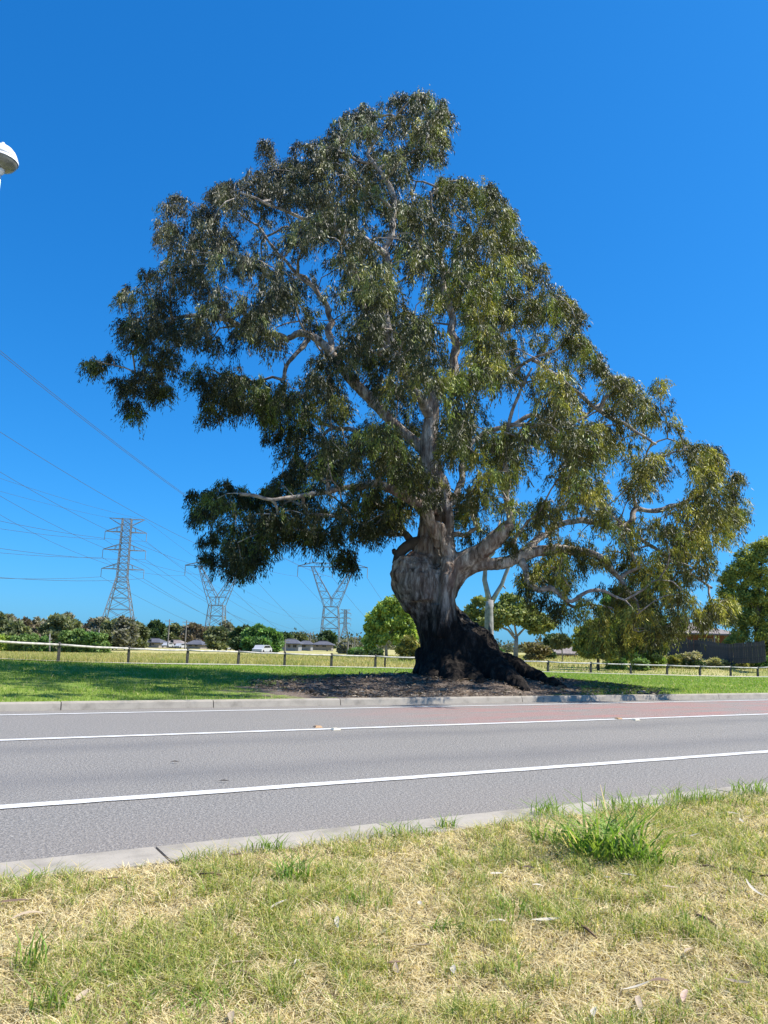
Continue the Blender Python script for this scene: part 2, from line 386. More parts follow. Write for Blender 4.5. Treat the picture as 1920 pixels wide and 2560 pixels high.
jn = [ST(Pz(x, y, KH))[0] for x, y in ((400, 2128), (955, 2062))]
jf = [ST(Pz(x, y, KH))[0] for x, y in ((153, 1755), (848, 1746), (1307, 1741), (1480, 1739), (1813, 1736))]
print('joints', jn, jf)
jn = [jn[0], jn[0]+(jn[1]-jn[0])]
def sub(js):
    out = [js[0]]
    for a, b in zip(js[:-1], js[1:]):
        k = max(1, round((b-a)/3.6))
        for i in range(1, k+1): out.append(a+(b-a)*i/k)
    return out
kerb('near_kerb', T_NEAR_EDGE, T_NEAR_BACK, sub(jn), -1)
kerb('far_kerb', T_FAR_EDGE, T_FAR_BACK, sub(jf), 1)

# near verge
def near_z(s, t):
    n = 0.5*noise.noise(Vector((s*0.35, t*0.35, 3)))+0.25*noise.noise(Vector((s*1.7, t*1.7, 9)))
    e = min(1, max(0, (T_NEAR_BACK-t)/0.8)); return KH-0.01+0.05*n*e+0.015*e
ss = np.concatenate([np.linspace(-300, -12, 40), np.arange(-11.8, 22, 0.15), np.linspace(22.5, 500, 50)])
tt = np.concatenate([[-600, -200, -60, -25, -10], np.arange(-6, T_NEAR_BACK, 0.15), [T_NEAR_BACK]])
V = []; F = []
for s in ss:
    for t in tt: p = W2(s, t); V.append((p.x, p.y, near_z(s, t)))
nt_ = len(tt)
for i in range(len(ss)-1):
    for j in range(nt_-1): a = i*nt_+j; F.append((a, a+nt_, a+nt_+1, a+1))
near = mesh_obj('near_verge', V, F, M['ground_near'], smooth=True); near['kind'] = 'structure'

# path and fence lines beyond the far verge (hits on the terrain)
FENCE = [(-40,1651),(145,1657),(320,1660),(467,1661),(595,1663),(711,1666),(828,1668),(938,1670),(1048,1672.5),(1158,1675.5),(1265,1678.5),(1370,1681),(1477,1684),(1577,1686),(1668,1688),(1750,1690),(1827,1691),(1895,1692),(1958,1693)]
FD = [32, 36, 40, 43.5, 46, 48, 50.5, 52.5, 54.2, 55.8, 57.2, 58.5, 60, 61.5, 63, 64.3, 65.5, 66.7, 67.8]
fence_pts = []
for (x, y), d in zip(FENCE, FD):
    p = P(x, y, d); fence_pts.append(Vector((p.x, p.y, zf(p.x, p.y))))
fx = np.array([p.x for p in fence_pts]); fy = np.array([p.y for p in fence_pts])
sl0 = (fy[1]-fy[0])/(fx[1]-fx[0]); sl1 = (fy[-1]-fy[-2])/(fx[-1]-fx[-2])
def fence_y(x):
    x = np.asarray(x, float); y = np.interp(x, fx, fy)
    y = np.where(x < fx[0], fy[0]+(x-fx[0])*sl0*0.8, y); return np.where(x > fx[-1], fy[-1]+(x-fx[-1])*sl1, y)

# far terrain
ta = np.concatenate([np.array([0, .12, .3]), np.arange(0.6, 40, 0.45), np.geomspace(40.6, 3800, 70)])+T_FAR_BACK
sa = np.concatenate([-np.geomspace(3500, 46, 45), np.arange(-45, 75, 0.6), np.geomspace(76, 3800, 45)])
S_, T_ = np.meshgrid(sa, ta, indexing='ij')
X = S_*U.x+T_*N.x; Y = S_*U.y+T_*N.y; Z = Zf(X, Y)
m_pad = 1/(1+np.exp(-(Y-fence_y(X)-0.2)/0.35))
dx = (X-TB.x+0.9)/5.2; dy = (T_-ST(TB)[1]+1.2)/4.6
m_dirt = np.clip(1.5-1.0*np.sqrt(dx*dx+dy*dy), 0, 1)
Z = Z+np.where(T_-T_FAR_BACK > 0.7, 0.03*np.sin(X*1.3+np.sin(Y*0.9))*np.sin(Y*1.1), 0)*np.exp(-np.hypot(X, Y-30)/120)
cols = np.stack([m_pad.ravel(), m_dirt.ravel(), np.zeros(m_pad.size)], 1)
ns, nn = S_.shape; idx = np.arange(ns*nn).reshape(ns, nn)
F = np.stack([idx[:-1, :-1].ravel(), idx[1:, :-1].ravel(), idx[1:, 1:].ravel(), idx[:-1, 1:].ravel()], 1)
g = mesh_obj('ground', np.stack([X.ravel(), Y.ravel(), Z.ravel()], 1), F, M['ground_far'], cols=cols, smooth=True); g['kind'] = 'structure'
# safety sheet well below, out to the horizon behind the camera
strip('base_ground', -4000, T_NEAR_BACK-100, -0.6, M['ground_near'], -4000, 4000)

# concrete path in front of the fence
def ribbon(name, xs, off, w, mat, up):
    V = []; F = []; n_ = 4
    for x in xs:
        y = float(fence_y(x)); e = 0.5; dx_ = 2*e; dy_ = float(fence_y(x+e)-fence_y(x-e)); L = math.hypot(dx_, dy_); nx, ny = dy_/L, -dx_/L
        for k in range(n_+1):
            o_ = off+w*k/n_; px, py = x+nx*o_, y+ny*o_; V.append((px, py, zf(px, py)+up))
    for i in range(len(xs)-1):
        for k in range(n_): a = i*(n_+1)+k; F.append((a, a+1, a+n_+2, a+n_+1))
    o = mesh_obj(name, V, F, mat, smooth=True); o['kind'] = 'structure'; return o
ribbon('footpath', np.arange(-45, 80, 0.8), 1.4, 1.9, M['path'], 0.09)

# ------------------------------------------------------------------ post and rail fence
FH = 0.88
fr = empty('post_and_rail_fence', fence_pts[0]); fb = fence_pts[0]
tag(fr, 'long timber post fence with one pale top rail, beside the footpath behind the big tree', 'fence')
ups = []
for i, p in enumerate(fence_pts):
    h = FH*(1.06 if i == 1 else 1)
    m = MB().box((0, 0, h/2-0.12), (0.14, 0.14, h+0.24), 0, 0.94); m.box((0, 0, h+0.012), (0.115, 0.115, 0.024), 0, 0.7)
    o = m.build('post', M['post'], fr); o.location = p-fb; o.rotation_euler = (random.uniform(-.02, .02), random.uniform(-.02, .02), random.uniform(0.2, 0.5))
    ups.append(p+Vector((0, 0, h-0.10)))
extra = P(962, 1671, 54.5); extra.z = zf(extra.x, extra.y)
m = MB().box((0, 0, 0.25), (0.13, 0.13, 0.95), 0, 0.94); o = m.build('post', M['post'], fr); o.location = extra-fb
for a, b in zip(ups[:-1], ups[1:]):
    a = a+Vector((0.05, -0.075, 0))*1.0; b = b+Vector((-0.05, -0.075, 0)); pts = []
    for k in range(5):
        q = a.lerp(b, k/4); q.z += random.uniform(-.012, .012)-0.02*math.sin(math.pi*k/4); pts.append(q-fb)
    MB().tube(pts, 0.052, 8).build('rail', M['railw'], fr, True)
# ------------------------------------------------------------------ the big river gum
SC = TREE_Y/1900
def fan(pts, dens=0.12):
    """Catmull-Rom through (px,py,dy,rpx) -> world points with radii"""
    Q = []
    for px, py, dy, r in pts:
        p = P(px, py, TREE_Y+dy); Q.append((p.x, p.y, p.z, r*(TREE_Y+dy)/1900*1.03))
    Q = np.array(Q); A = np.vstack([2*Q[0]-Q[1], Q, 2*Q[-1]-Q[-2]]); out = []
    for i in range(1, len(A)-2):
        L = np.linalg.norm(A[i+1, :3]-A[i, :3]); k = max(2, int(L/dens))
        for j in range(k):
            t = j/k; a, b, c, d = A[i-1], A[i], A[i+1], A[i+2]
            out.append(0.5*((2*b)+(-a+c)*t+(2*a-5*b+4*c-d)*t*t+(-a+3*b-3*c+d)*t**3))
    out.append(A[-2]); out = np.array(out)
    for i in range(1, len(out)-1):
        r = out[i, 3]
        if r < 0.17:
            v = noise.noise_vector(Vector(out[i, :3])*1.6); out[i, :3] += np.array(v)*min(0.16, r*1.3)
            out[i, 3] *= 1+0.30*noise.noise(Vector(out[i, :3])*3.1)
    return out
LIMBS = {
 'main': [(1152,1722,0,112),(1150,1690,0,104),(1146,1640,0,95),(1122,1597,0,71),(1096,1548,0,53),(1078,1512,0,53),(1056,1480,0,60),(1048,1450,-.1,68),(1046,1428,-.1,60)],
 'burl': [(1012,1464,-.25,24),(1014,1440,-.3,42),(1022,1418,-.2,34),(1042,1405,-.1,26)],
 'burl2': [(1060,1500,-.35,44),(1056,1462,-.35,48),(1052,1430,-.25,46),(1060,1408,-.1,34)],
 'burl3': [(990,1455,-.2,17),(980,1452,-.2,9)],
 'upper': [(1060,1440,.1,46),(1066,1400,.15,37),(1074,1340,.2,30),(1078,1280,.2,29),(1078,1200,.2,27),(1072,1130,.2,24),(1078,1050,.2,19),(1084,990,.2,16),(1098,965,.2,17),(1118,958,.2,14),(1136,930,.3,11),(1140,870,.4,10),(1130,790,.5,9),(1110,700,.6,8),(1090,600,.6,6),(1075,480,.5,4)],
 'col': [(1110,1585,-.5,34),(1110,1535,-.6,29),(1107,1490,-.65,25),(1112,1450,-.65,30),(1118,1418,-.6,29),(1122,1398,-.45,24)],
 'A': [(1124,1420,-.5,30),(1160,1402,-.6,25),(1200,1380,-.8,22),(1235,1352,-1.0,21),(1262,1326,-1.1,19),(1276,1308,-1.1,13)],
 'A2': [(1272,1316,-1.1,9),(1273,1270,-1.2,7),(1270,1215,-1.3,6.5),(1262,1150,-1.5,6),(1268,1080,-1.8,5.5),(1290,1000,-2.0,4),(1330,920,-2.2,3)],
 'B': [(1108,1500,-.3,22),(1126,1460,-.3,25),(1150,1433,-.35,22),(1172,1421,-.4,19),(1200,1412,-.6,16.5),(1265,1406,-.8,15),(1315,1386,-.9,14),(1380,1372,-1,12),(1440,1372,-1.1,10),(1500,1395,-1.2,8.5),(1540,1440,-1.3,6),(1590,1500,-1.4,4)],
 'Bd': [(1305,1396,-.9,10),(1319,1425,-1.1,8.5),(1330,1458,-1.3,8),(1350,1472,-1.4,7.5),(1375,1470,-1.6,6.5),(1400,1488,-1.7,6),(1432,1500,-1.8,5),(1466,1480,-2,4),(1510,1476,-2.1,3.5),(1545,1496,-2.2,2.5)],
 'Be': [(1404,1488,-1.7,5),(1430,1515,-1.6,4),(1470,1512,-1.5,3),(1530,1520,-1.4,2)],
 'C': [(1122,1400,-.5,24),(1108,1360,-.65,23),(1088,1318,-.8,20),(1066,1280,-.9,18),(1030,1250,-1.1,14),(990,1228,-1.3,13),(950,1216,-1.5,10),(900,1214,-1.8,8),(840,1226,-2.1,7),(760,1240,-2.5,6),(690,1246,-2.9,5),(600,1235,-3.2,4)],
 'C2': [(1068,1270,-.6,15),(1055,1235,-.3,12),(1030,1215,0,10),(985,1205,.4,9),(945,1160,.8,7),(930,1120,1.2,6),(880,1080,1.8,5),(800,1060,2.4,4)],
 'Dd': [(1122,1395,-.3,19),(1122,1340,-.2,15),(1120,1290,-.1,14),(1114,1230,.1,13),(1102,1180,.2,12),(1092,1140,.3,9)],
 'D2': [(1118,1280,-.1,9),(1150,1200,.6,8),(1165,1130,1.2,7),(1200,1090,1.6,7),(1260,1070,2,6),(1330,1040,2.2,5),(1420,1060,2.5,4),(1500,1010,3,3)],
 'E': [(1062,1352,.1,13),(1038,1356,.05,14),(1015,1368,0,14),(1000,1384,-.05,13),(992,1410,-.1,12)],
 'E4': [(1004,1378,-.05,9),(992,1380,-.1,8),(984,1374,-.1,5)],
 'E2': [(1036,1358,.1,11),(1012,1338,.1,8),(996,1318,.1,6),(994,1290,.2,5),(1002,1250,.3,4)],
 'E3': [(1008,1336,.1,5),(975,1338,.3,4),(940,1325,.6,3.5),(890,1300,1,3)],
 'F': [(1076,1180,.2,17),(1060,1130,.5,15),(1020,1090,.8,13),(975,1050,1.0,14),(930,1000,1.2,15),(888,960,1.3,14),(850,915,1.4,12),(815,870,1.5,11),(790,845,1.6,10),(750,832,1.6,9),(722,845,1.6,8)],
 'F2': [(830,890,1.5,9),(822,830,1.9,8),(826,790,2.1,8),(800,740,2.3,6),(760,700,2.5,5),(700,640,2.8,4),(640,560,3,3)],
 'F3': [(770,850,1.6,8),(742,880,1.1,6),(716,920,.8,5),(708,950,.7,4)],
 'F4': [(722,850,1.6,8),(650,830,1.2,7),(560,800,.6,6),(470,790,0,5),(390,830,-.5,4),(330,880,-.8,3)],
 'G': [(1080,1050,.2,14),(1040,980,-.5,12),(1000,900,-1.2,11),(968,840,-1.6,11),(965,760,-1.8,10),(975,680,-1.9,9),(968,625,-1.9,9),(984,560,-1.8,8),(984,500,-1.6,7),(960,440,-1.4,6),(920,380,-1.2,5),(985,300,-1,3.5)],
 'G2': [(966,640,-1.9,8),(920,600,-2.2,7),(870,580,-2.5,6),(800,560,-2.8,5),(700,520,-3,4),(600,480,-3,3)],
 'G3': [(1000,900,-1.2,9),(930,830,-2,8),(900,720,-2.6,7),(880,640,-3,6),(830,560,-3.4,5)],
 'H': [(1138,930,.3,8),(1180,955,.3,6.5),(1210,960,.2,6),(1260,940,-.2,5),(1330,900,-.8,4),(1400,870,-1.2,3)],
 'I': [(1300,1388,-.9,9),(1370,1330,-.2,8),(1450,1300,.5,7.5),(1540,1318,1,8),(1580,1300,1.2,7.5),(1590,1272,1.3,7),(1650,1275,1.5,6),(1720,1250,1.8,5),(1780,1210,2,3.5)],
 'J': [(1540,1318,1,6),(1600,1345,.8,5),(1660,1390,.5,4),(1720,1430,.3,3.5),(1780,1470,.2,3)],
 'K': [(1330,900,-.8,4.5),(1420,960,-.6,5),(1500,1030,-.3,5),(1560,1060,0,4),(1640,1110,.3,3.5)],
}
LW = LIMBS
root_tubes = [
 [(1150,1690,-.4,70),(1180,1712,-1.6,38),(1200,1728,-2.6,16)],
 [(1110,1670,-.3,60),(1085,1700,-1.1,34),(1072,1716,-1.9,14)],
 [(1080,1640,0,40),(1066,1675,-.2,30),(1052,1694,-.3,24)],
 [(1165,1630,-.1,50),(1225,1662,-.3,40),(1276,1672,-.5,28),(1312,1688,-.8,24),(1350,1704,-1.2,18),(1385,1714,-1.7,12),(1425,1726,-2.2,6)],
 [(1250,1676,-.5,28),(1280,1674,-.5,27),(1300,1678,-.55,22)],
 [(1200,1660,-.6,50),(1250,1690,-1.5,34),(1290,1712,-2.3,20),(1320,1726,-3,8)],
 [(1130,1660,-.5,60),(1135,1700,-1.6,30),(1125,1722,-2.6,12)],
 [(1166,1596,-.1,16),(1196,1628,-.2,18),(1236,1658,-.3,20)],
 [(1150,1660,.9,70),(1170,1690,2.2,40),(1180,1700,3.2,12)],
]
BIG = ['main','burl','burl2','burl3','upper','col','A','B','C','Dd','F']
tree = empty('river_gum_tree', (TB.x, TB.y, zf(TB.x, TB.y)))
tag(tree, 'huge leaning gum tree with a dark burly trunk and wide drooping crown beside the road', 'tree')
TO = Vector(tree.location)
def tubes_mesh(lines, n=18):
    m = MB()
    for L in lines: m.tube([Vector(p[:3]) for p in L], [p[3] for p in L], n)
    return m
fans = {k: fan(v) for k, v in LIMBS.items()}
lines = []
for k in BIG:
    f = fans[k]
    if k in ('upper', 'F', 'C', 'B'): f = f[f[:, 3] > 0.125]
    lines.append(f)
lines += [fan(r) for r in root_tubes]
mb = tubes_mesh(lines)
me = D.meshes.new('trunk'); me.from_pydata([tuple(Vector(v)-TO) for v in mb.v], [], mb.f); me.update()
tmp = link(D.objects.new('trunk', me)); tmp.location = TO
rm = tmp.modifiers.new('r', 'REMESH'); rm.mode = 'VOXEL'; rm.voxel_size = 0.04
sm = tmp.modifiers.new('s', 'SMOOTH'); sm.iterations = 5; sm.factor = 0.6
dg = bpy.context.evaluated_depsgraph_get(); ev = tmp.evaluated_get(dg); me2 = D.meshes.new_from_object(ev)
def CREASE(z):
    py = 1700-(z+.2)*73; return (P(1090-max(0, py-1400)*0.05, py, TREE_Y).x-TO.x)
nv = len(me2.vertices); co = np.empty(nv*3, np.float32); me2.vertices.foreach_get('co', co); co = co.reshape(-1, 3)
no = np.empty(nv*3, np.float32); me2.vertices.foreach_get('normal', no); no = no.reshape(-1, 3)
print('trunk verts', nv)
for i in range(nv):
    x, y, z = co[i]; k = min(1, max(0, (3.6-z)/1.6)); 
    r1 = noise.noise(Vector((x*2.6, y*2.6, z*0.75))); r2 = noise.noise(Vector((x*7, y*7, z*1.6+5))); r3 = noise.noise(Vector((x*1.1+3, y*1.1, z*1.1)))
    rid = (1-abs(r1)*2)
    a = k*(0.075*rid-0.03)+k*0.04*(1-2*abs(r2))+(1-k)*(0.016*r1+0.02*r2)+0.05*r3*(0.4+0.6*k)
    if 2.2 < z < 5.2:
        cx_ = CREASE(z); a -= 0.19*math.exp(-((x-cx_)/0.075)**2)*(1 if y < 0.1 else 0)
    if z < 0.9: a += 0.03*noise.noise(Vector((x*3.5, y*3.5, z*3.5)))
    if 3.2 < z < 4.8 and x < -0.3: a += 0.08*noise.noise(Vector((x*3, y*3, z*2.6)))+0.05*noise.noise(Vector((x*8, y*8, z*5)))
    co[i] += no[i]*a
me2.vertices.foreach_set('co', co.ravel()); me2.update()
for p in me2.polygons: p.use_smooth = True
me2.materials.clear(); me2.materials.append(M['bark']); me2.name = 'trunk'
tmp.modifiers.clear(); tmp.data = me2; tmp.location = (0, 0, 0); tmp.parent = tree

# crown: clumps inside the outline of the photograph, each with its own depth
OUT = np.array([(270,575),(330,560),(325,500),(330,440),(380,408),(420,450),(470,380),(560,350),(560,297),(600,300),(610,350),(640,295),(705,290),(715,235),(790,215),(850,190),(930,187),(990,230),(1015,270),(1000,310),(960,335),(965,375),(1030,355),(1075,370),(1090,415),(1120,430),(1118,490),(1170,540),(1200,590),(1240,630),(1270,680),(1262,720),(1300,730),(1330,800),(1380,800),(1440,805),(1470,850),(1475,900),(1500,945),(1560,950),(1600,975),(1610,1040),(1625,1080),(1610,1130),(1580,1170),(1540,1200),(1560,1230),(1595,1260),(1600,1320),(1540,1350),(1470,1365),(1420,1395),(1350,1400),(1310,1320),(1240,1260),(1215,1318),(1165,1262),(1110,1220),(1080,1165),(1020,1180),(975,1170),(950,1120),(900,1150),(870,1150),(820,1170),(775,1170),(772,1235),(700,1220),(640,1165),(600,1185),(540,1250),(480,1245),(425,1215),(430,1150),(402,1060),(450,1040),(490,1025),(560,1050),(610,1010),(575,960),(560,910),(490,880),(440,910),(430,850),(380,850),(320,870),(292,910),(270,880),(240,830),(185,785),(200,765),(260,770),(255,700),(250,630)])*1.1573
HOLES = [(600,600,20),(700,560,22),(820,690,26),(930,560,16),(1060,440,14),(1010,700,20),(470,760,20),(560,820,24),(640,900,24),(1110,860,16),(1330,1000,20),(1480,1000,18),(1380,1220,24),(1560,1150,22),(1700,1180,24),(1500,1340,26),(1620,1360,22),(900,1000,18),(700,1170,16),(735,880,46),(1245,1010,44),(1160,1175,28),(1420,1310,24),(1185,1330,26),(1300,1205,20),(1660,1240,30),(1440,1440,22),(860,1205,24),(690,1120,20),(620,720,26),(880,760,22),(700,800,20),(1350,1150,26),(1530,1215,30),(1040,1390,90),(1150,1400,50),(790,1000,18),(1090,1040,18),(1225,1290,32),(760,650,24),(540,890,20)]
def inside(x, y):
    x0, y0 = OUT[:, 0], OUT[:, 1]; x1, y1 = np.roll(x0, -1), np.roll(y0, -1)
    c = ((y0 > y) != (y1 > y)) & (x < (x1-x0)*(y-y0)/(y1-y0+1e-12)+x0); return c.sum() % 2 == 1
def bdist(x, y):
    a = OUT; b = np.roll(OUT, -1, 0); d = b-a; t = np.clip(((np.array([x, y])-a)*d).sum(1)/(d*d).sum(1), 0, 1)
    q = a+d*t[:, None]; return np.hypot(q[:, 0]-x, q[:, 1]-y).min()
KEY = {'upper': 16, 'C': 12, 'C2': 8, 'Dd': 8, 'A': 14, 'A2': 6, 'B': 12, 'Bd': 8, 'F': 10, 'F2': 6, 'G': 8, 'H': 4, 'E': 8}
def near_limb(x, y, dy, r):
    for k, mg in KEY.items():
        L = LIMBS[k]
        for (x0, y0, d0, r0), (x1, y1, d1, r1) in zip(L[:-1], L[1:]):
            if k == 'B' and x0 >= 1380: continue
            t = ((x-x0)*(x1-x0)+(y-y0)*(y1-y0))/((x1-x0)**2+(y1-y0)**2); t = min(1, max(0, t))
            if math.hypot(x0+t*(x1-x0)-x, y0+t*(y1-y0)+(-12)-y) < r*0.75+r0*0.6+mg*0.5 and dy < d0+t*(d1-d0)+0.5: return True
    return False
pts = []          # (px,py,dy,rpx)
r2_ = random.Random(11)
tries = 0
grid = []
while len(pts) < 1500 and tries < 140000:
    tries += 1
    x = r2_.uniform(210, 1880); y = r2_.uniform(215, 1625)
    if not inside(x, y): continue
    d = bdist(x, y)
    if d < 16: continue
    r = min(50, max(17, d*0.85)); r *= r2_.uniform(0.55, 1.0)
    if any((hx-x)**2+(hy-y)**2 < (hr+r*0.6)**2 for hx, hy, hr in HOLES): continue
    low = 1.0 if y < 1050 else 0.92
    dep = 8.0*low*min(1, (d/300))**0.6
    if x > 1500: dep = min(dep, 3.5)
    u = r2_.random(); dy = dep*(1-2*u)
    if dy < 0: dy *= 1.1
    if near_limb(x, y, dy, r) and r2_.random() < 0.8: continue
    ok = True
    for q in pts:
        dx_ = (q[0]-x)*SC; dz_ = (q[1]-y)*SC; dd = dx_*dx_+dz_*dz_+(q[2]-dy)**2*0.40
        if dd < ((q[3]+r)*SC*0.56)**2: ok = False; break
    if ok: pts.append((x, y, dy, r))
# thin the interior a bit where several layers overlap in the upper left so sky shows through
def thin(x, y):
    f = noise.noise(Vector((x/62, y/62, 1.7)))+.4*noise.noise(Vector((x/30, y/30, 7.7)))
    base = 0.22
    if x < 1000 and 480 < y < 1000: base = 0.30
    if x > 1250 and 1080 < y < 1480: base = 0.20
    if 1150 < x < 1400 and y > 1050: base = 0.26
    if x < 1080 and y > 930: base = -0.05
    if 900 < x < 1300 and 720 < y < 1120: base = 0.10
    if 1380 < x < 1800 and y > 1400: base = 0.42
    return base+1.25*f
pts = [p for p in pts if r2_.random() > thin(p[0], p[1])]
MAN = [(1330,1440,-1.2,18),(1345,1482,-1.4,20),(1372,1500,-1.5,20),(1398,1512,-1.6,20),(1302,1440,-1,18),(1422,1468,-1.8,18),(1460,1502,-1.9,20),(1392,1535,-1.6,16),(1440,1530,-1.7,20),(1355,1445,-1.3,16),(1490,1520,-2,22),(1318,1470,-1.2,15),(1410,1445,-1.5,18),(1385,1440,-1.2,20),
 (1500,1590,-1.2,22),(1530,1600,-.6,24),(1560,1604,.2,20),(1620,1600,-.3,20),(1580,1574,-.9,22),(1660,1565,.4,20),(1690,1545,.2,26),(1730,1548,.6,24),(1785,1540,.9,22),(1820,1505,.4,22),(1500,1555,-1.6,24),
 (668,352,-.5,15),(672,378,-.4,17),(690,405,-.3,20),(655,360,-.2,12),(455,492,-.3,18),(440,522,.1,20),(470,515,-.4,18),(225,898,-.2,15),(250,905,-.1,18),(280,895,.1,18),(232,915,0,11),(330,1005,.2,18),(335,1040,.1,14),(345,1020,.3,13),(512,1042,.2,16),(560,1035,.1,18),(540,1015,.4,18),(600,1010,.3,18),
 (740,1090,.4,20),(760,1060,.2,22),(1180,1290,-.9,18),(1200,1320,-.8,16),(1165,1340,-.5,13),(1172,1262,-.5,18),(1300,1330,-1.4,18),(905,1240,-1.6,22),(940,1260,-1.2,20),(960,1290,-.8,18),(915,1300,-.6,18)]
pts += MAN
print('clumps', len(pts), 'tries', tries)

# branches grow from the traced limbs to every clump
nodes = []; par = []; rootid = []; basep = []
for k, f in fans.items():
    if k in ('main', 'burl', 'burl2', 'burl3', 'E', 'col'): continue
    f2 = f[::2]
    for i, q in enumerate(f2):
        if k in ('upper',) and i < 8: continue
        if k in ('B', 'C', 'A') and i < 5: continue
        nodes.append(q[:3]); par.append(-1); rootid.append(k); basep.append(q[3])
nodes = [np.array(n) for n in nodes]
cl = []
for (x, y, dy, r) in pts:
    p = P(x, y, TREE_Y+dy); cl.append((np.array(p), r*(TREE_Y+dy)/1900, x, y))
N0 = np.array(nodes); order = sorted(range(len(cl)), key=lambda i: np.linalg.norm(N0-cl[i][0], axis=1).min())
segs = []      # parent node, child node
ARR = np.zeros((len(nodes)+len(cl)*6, 3)); ARR[:len(nodes)] = N0; cnt = len(nodes)
tips = {}
for i in order:
    c = cl[i][0]; d = ARR[:cnt]-c; dist = np.sqrt((d**2).sum(1))+0.5*np.maximum(0, d[:, 2])
    j = int(dist.argmin()); a = ARR[j].copy(); L = np.linalg.norm(c-a)
    if L < 0.15: continue
    n_ = 1 if L < 0.5 else (3 if L < 1.4 else 5); prev = j
    perp = np.array([r2_.gauss(0, 1), r2_.gauss(0, 1), r2_.gauss(0, .6)])*L*0.09
    for k in range(1, n_+1):
        t = k/n_; q = a+(c-a)*t+perp*math.sin(math.pi*t)+np.array([0, 0, 1])*L*0.10*math.sin(math.pi*t)
        if k < n_: q = q+np.array([r2_.gauss(0, 1) for _ in range(3)])*L*0.03
        ARR[cnt] = q; par.append(prev); rootid.append(rootid[prev]); basep.append(None); prev = cnt; cnt += 1
    tips[i] = prev
w_ = np.zeros(cnt)
for i in tips.values():
    k = i
    while k != -1 and basep[k] is None: w_[k] += 1; k = par[k]
rad = {}
for k in range(cnt):
    rad[k] = basep[k] if basep[k] is not None else min(0.013*max(1, w_[k])**0.62+0.004, (rad[par[k]] if par[k] >= 0 else 1)*0.9)
groups = {}
kids = {}
for k in range(cnt):
    if par[k] >= 0: kids.setdefault(par[k], []).append(k)
chains = []
def walk(start):
    stack = [start]
    while stack:
        p0, c0 = stack.pop(); ch = [p0, c0]; k = c0
        while k in kids:
            ks = sorted(kids[k], key=lambda q: -w_[q])
            for o_ in ks[1:]: stack.append((k, o_))
            k = ks[0]; ch.append(k)
        chains.append(ch)
for k in list(kids):
    if basep[k] is not None:
        for c in kids[k]: walk((k, c))
grp_mb = {}
for ch in chains:
    rr = [rad[k] for k in ch]; rr[0] = min(rr[0], rr[1]*1.25)
    grp_mb.setdefault(rootid[ch[-1]], MB()).tube([ARR[k]-np.array(TO) for k in ch], rr, 6 if rr[1] > 0.03 else 4, False)
for k, f in fans.items():
    if k in ('main', 'burl', 'burl2', 'burl3', 'col', 'A', 'Dd'): continue
    g_ = f if k not in ('upper', 'F', 'C', 'B') else f[f[:, 3] < 0.15]
    if len(g_) > 2: grp_mb.setdefault(k, MB()).tube([q[:3]-np.array(TO) for q in g_], list(g_[:, 3]), 12)
for k, m in grp_mb.items(): m.build('branch', M['bark_dark'] if k[0] == 'E' else M['limb'], tree, True)

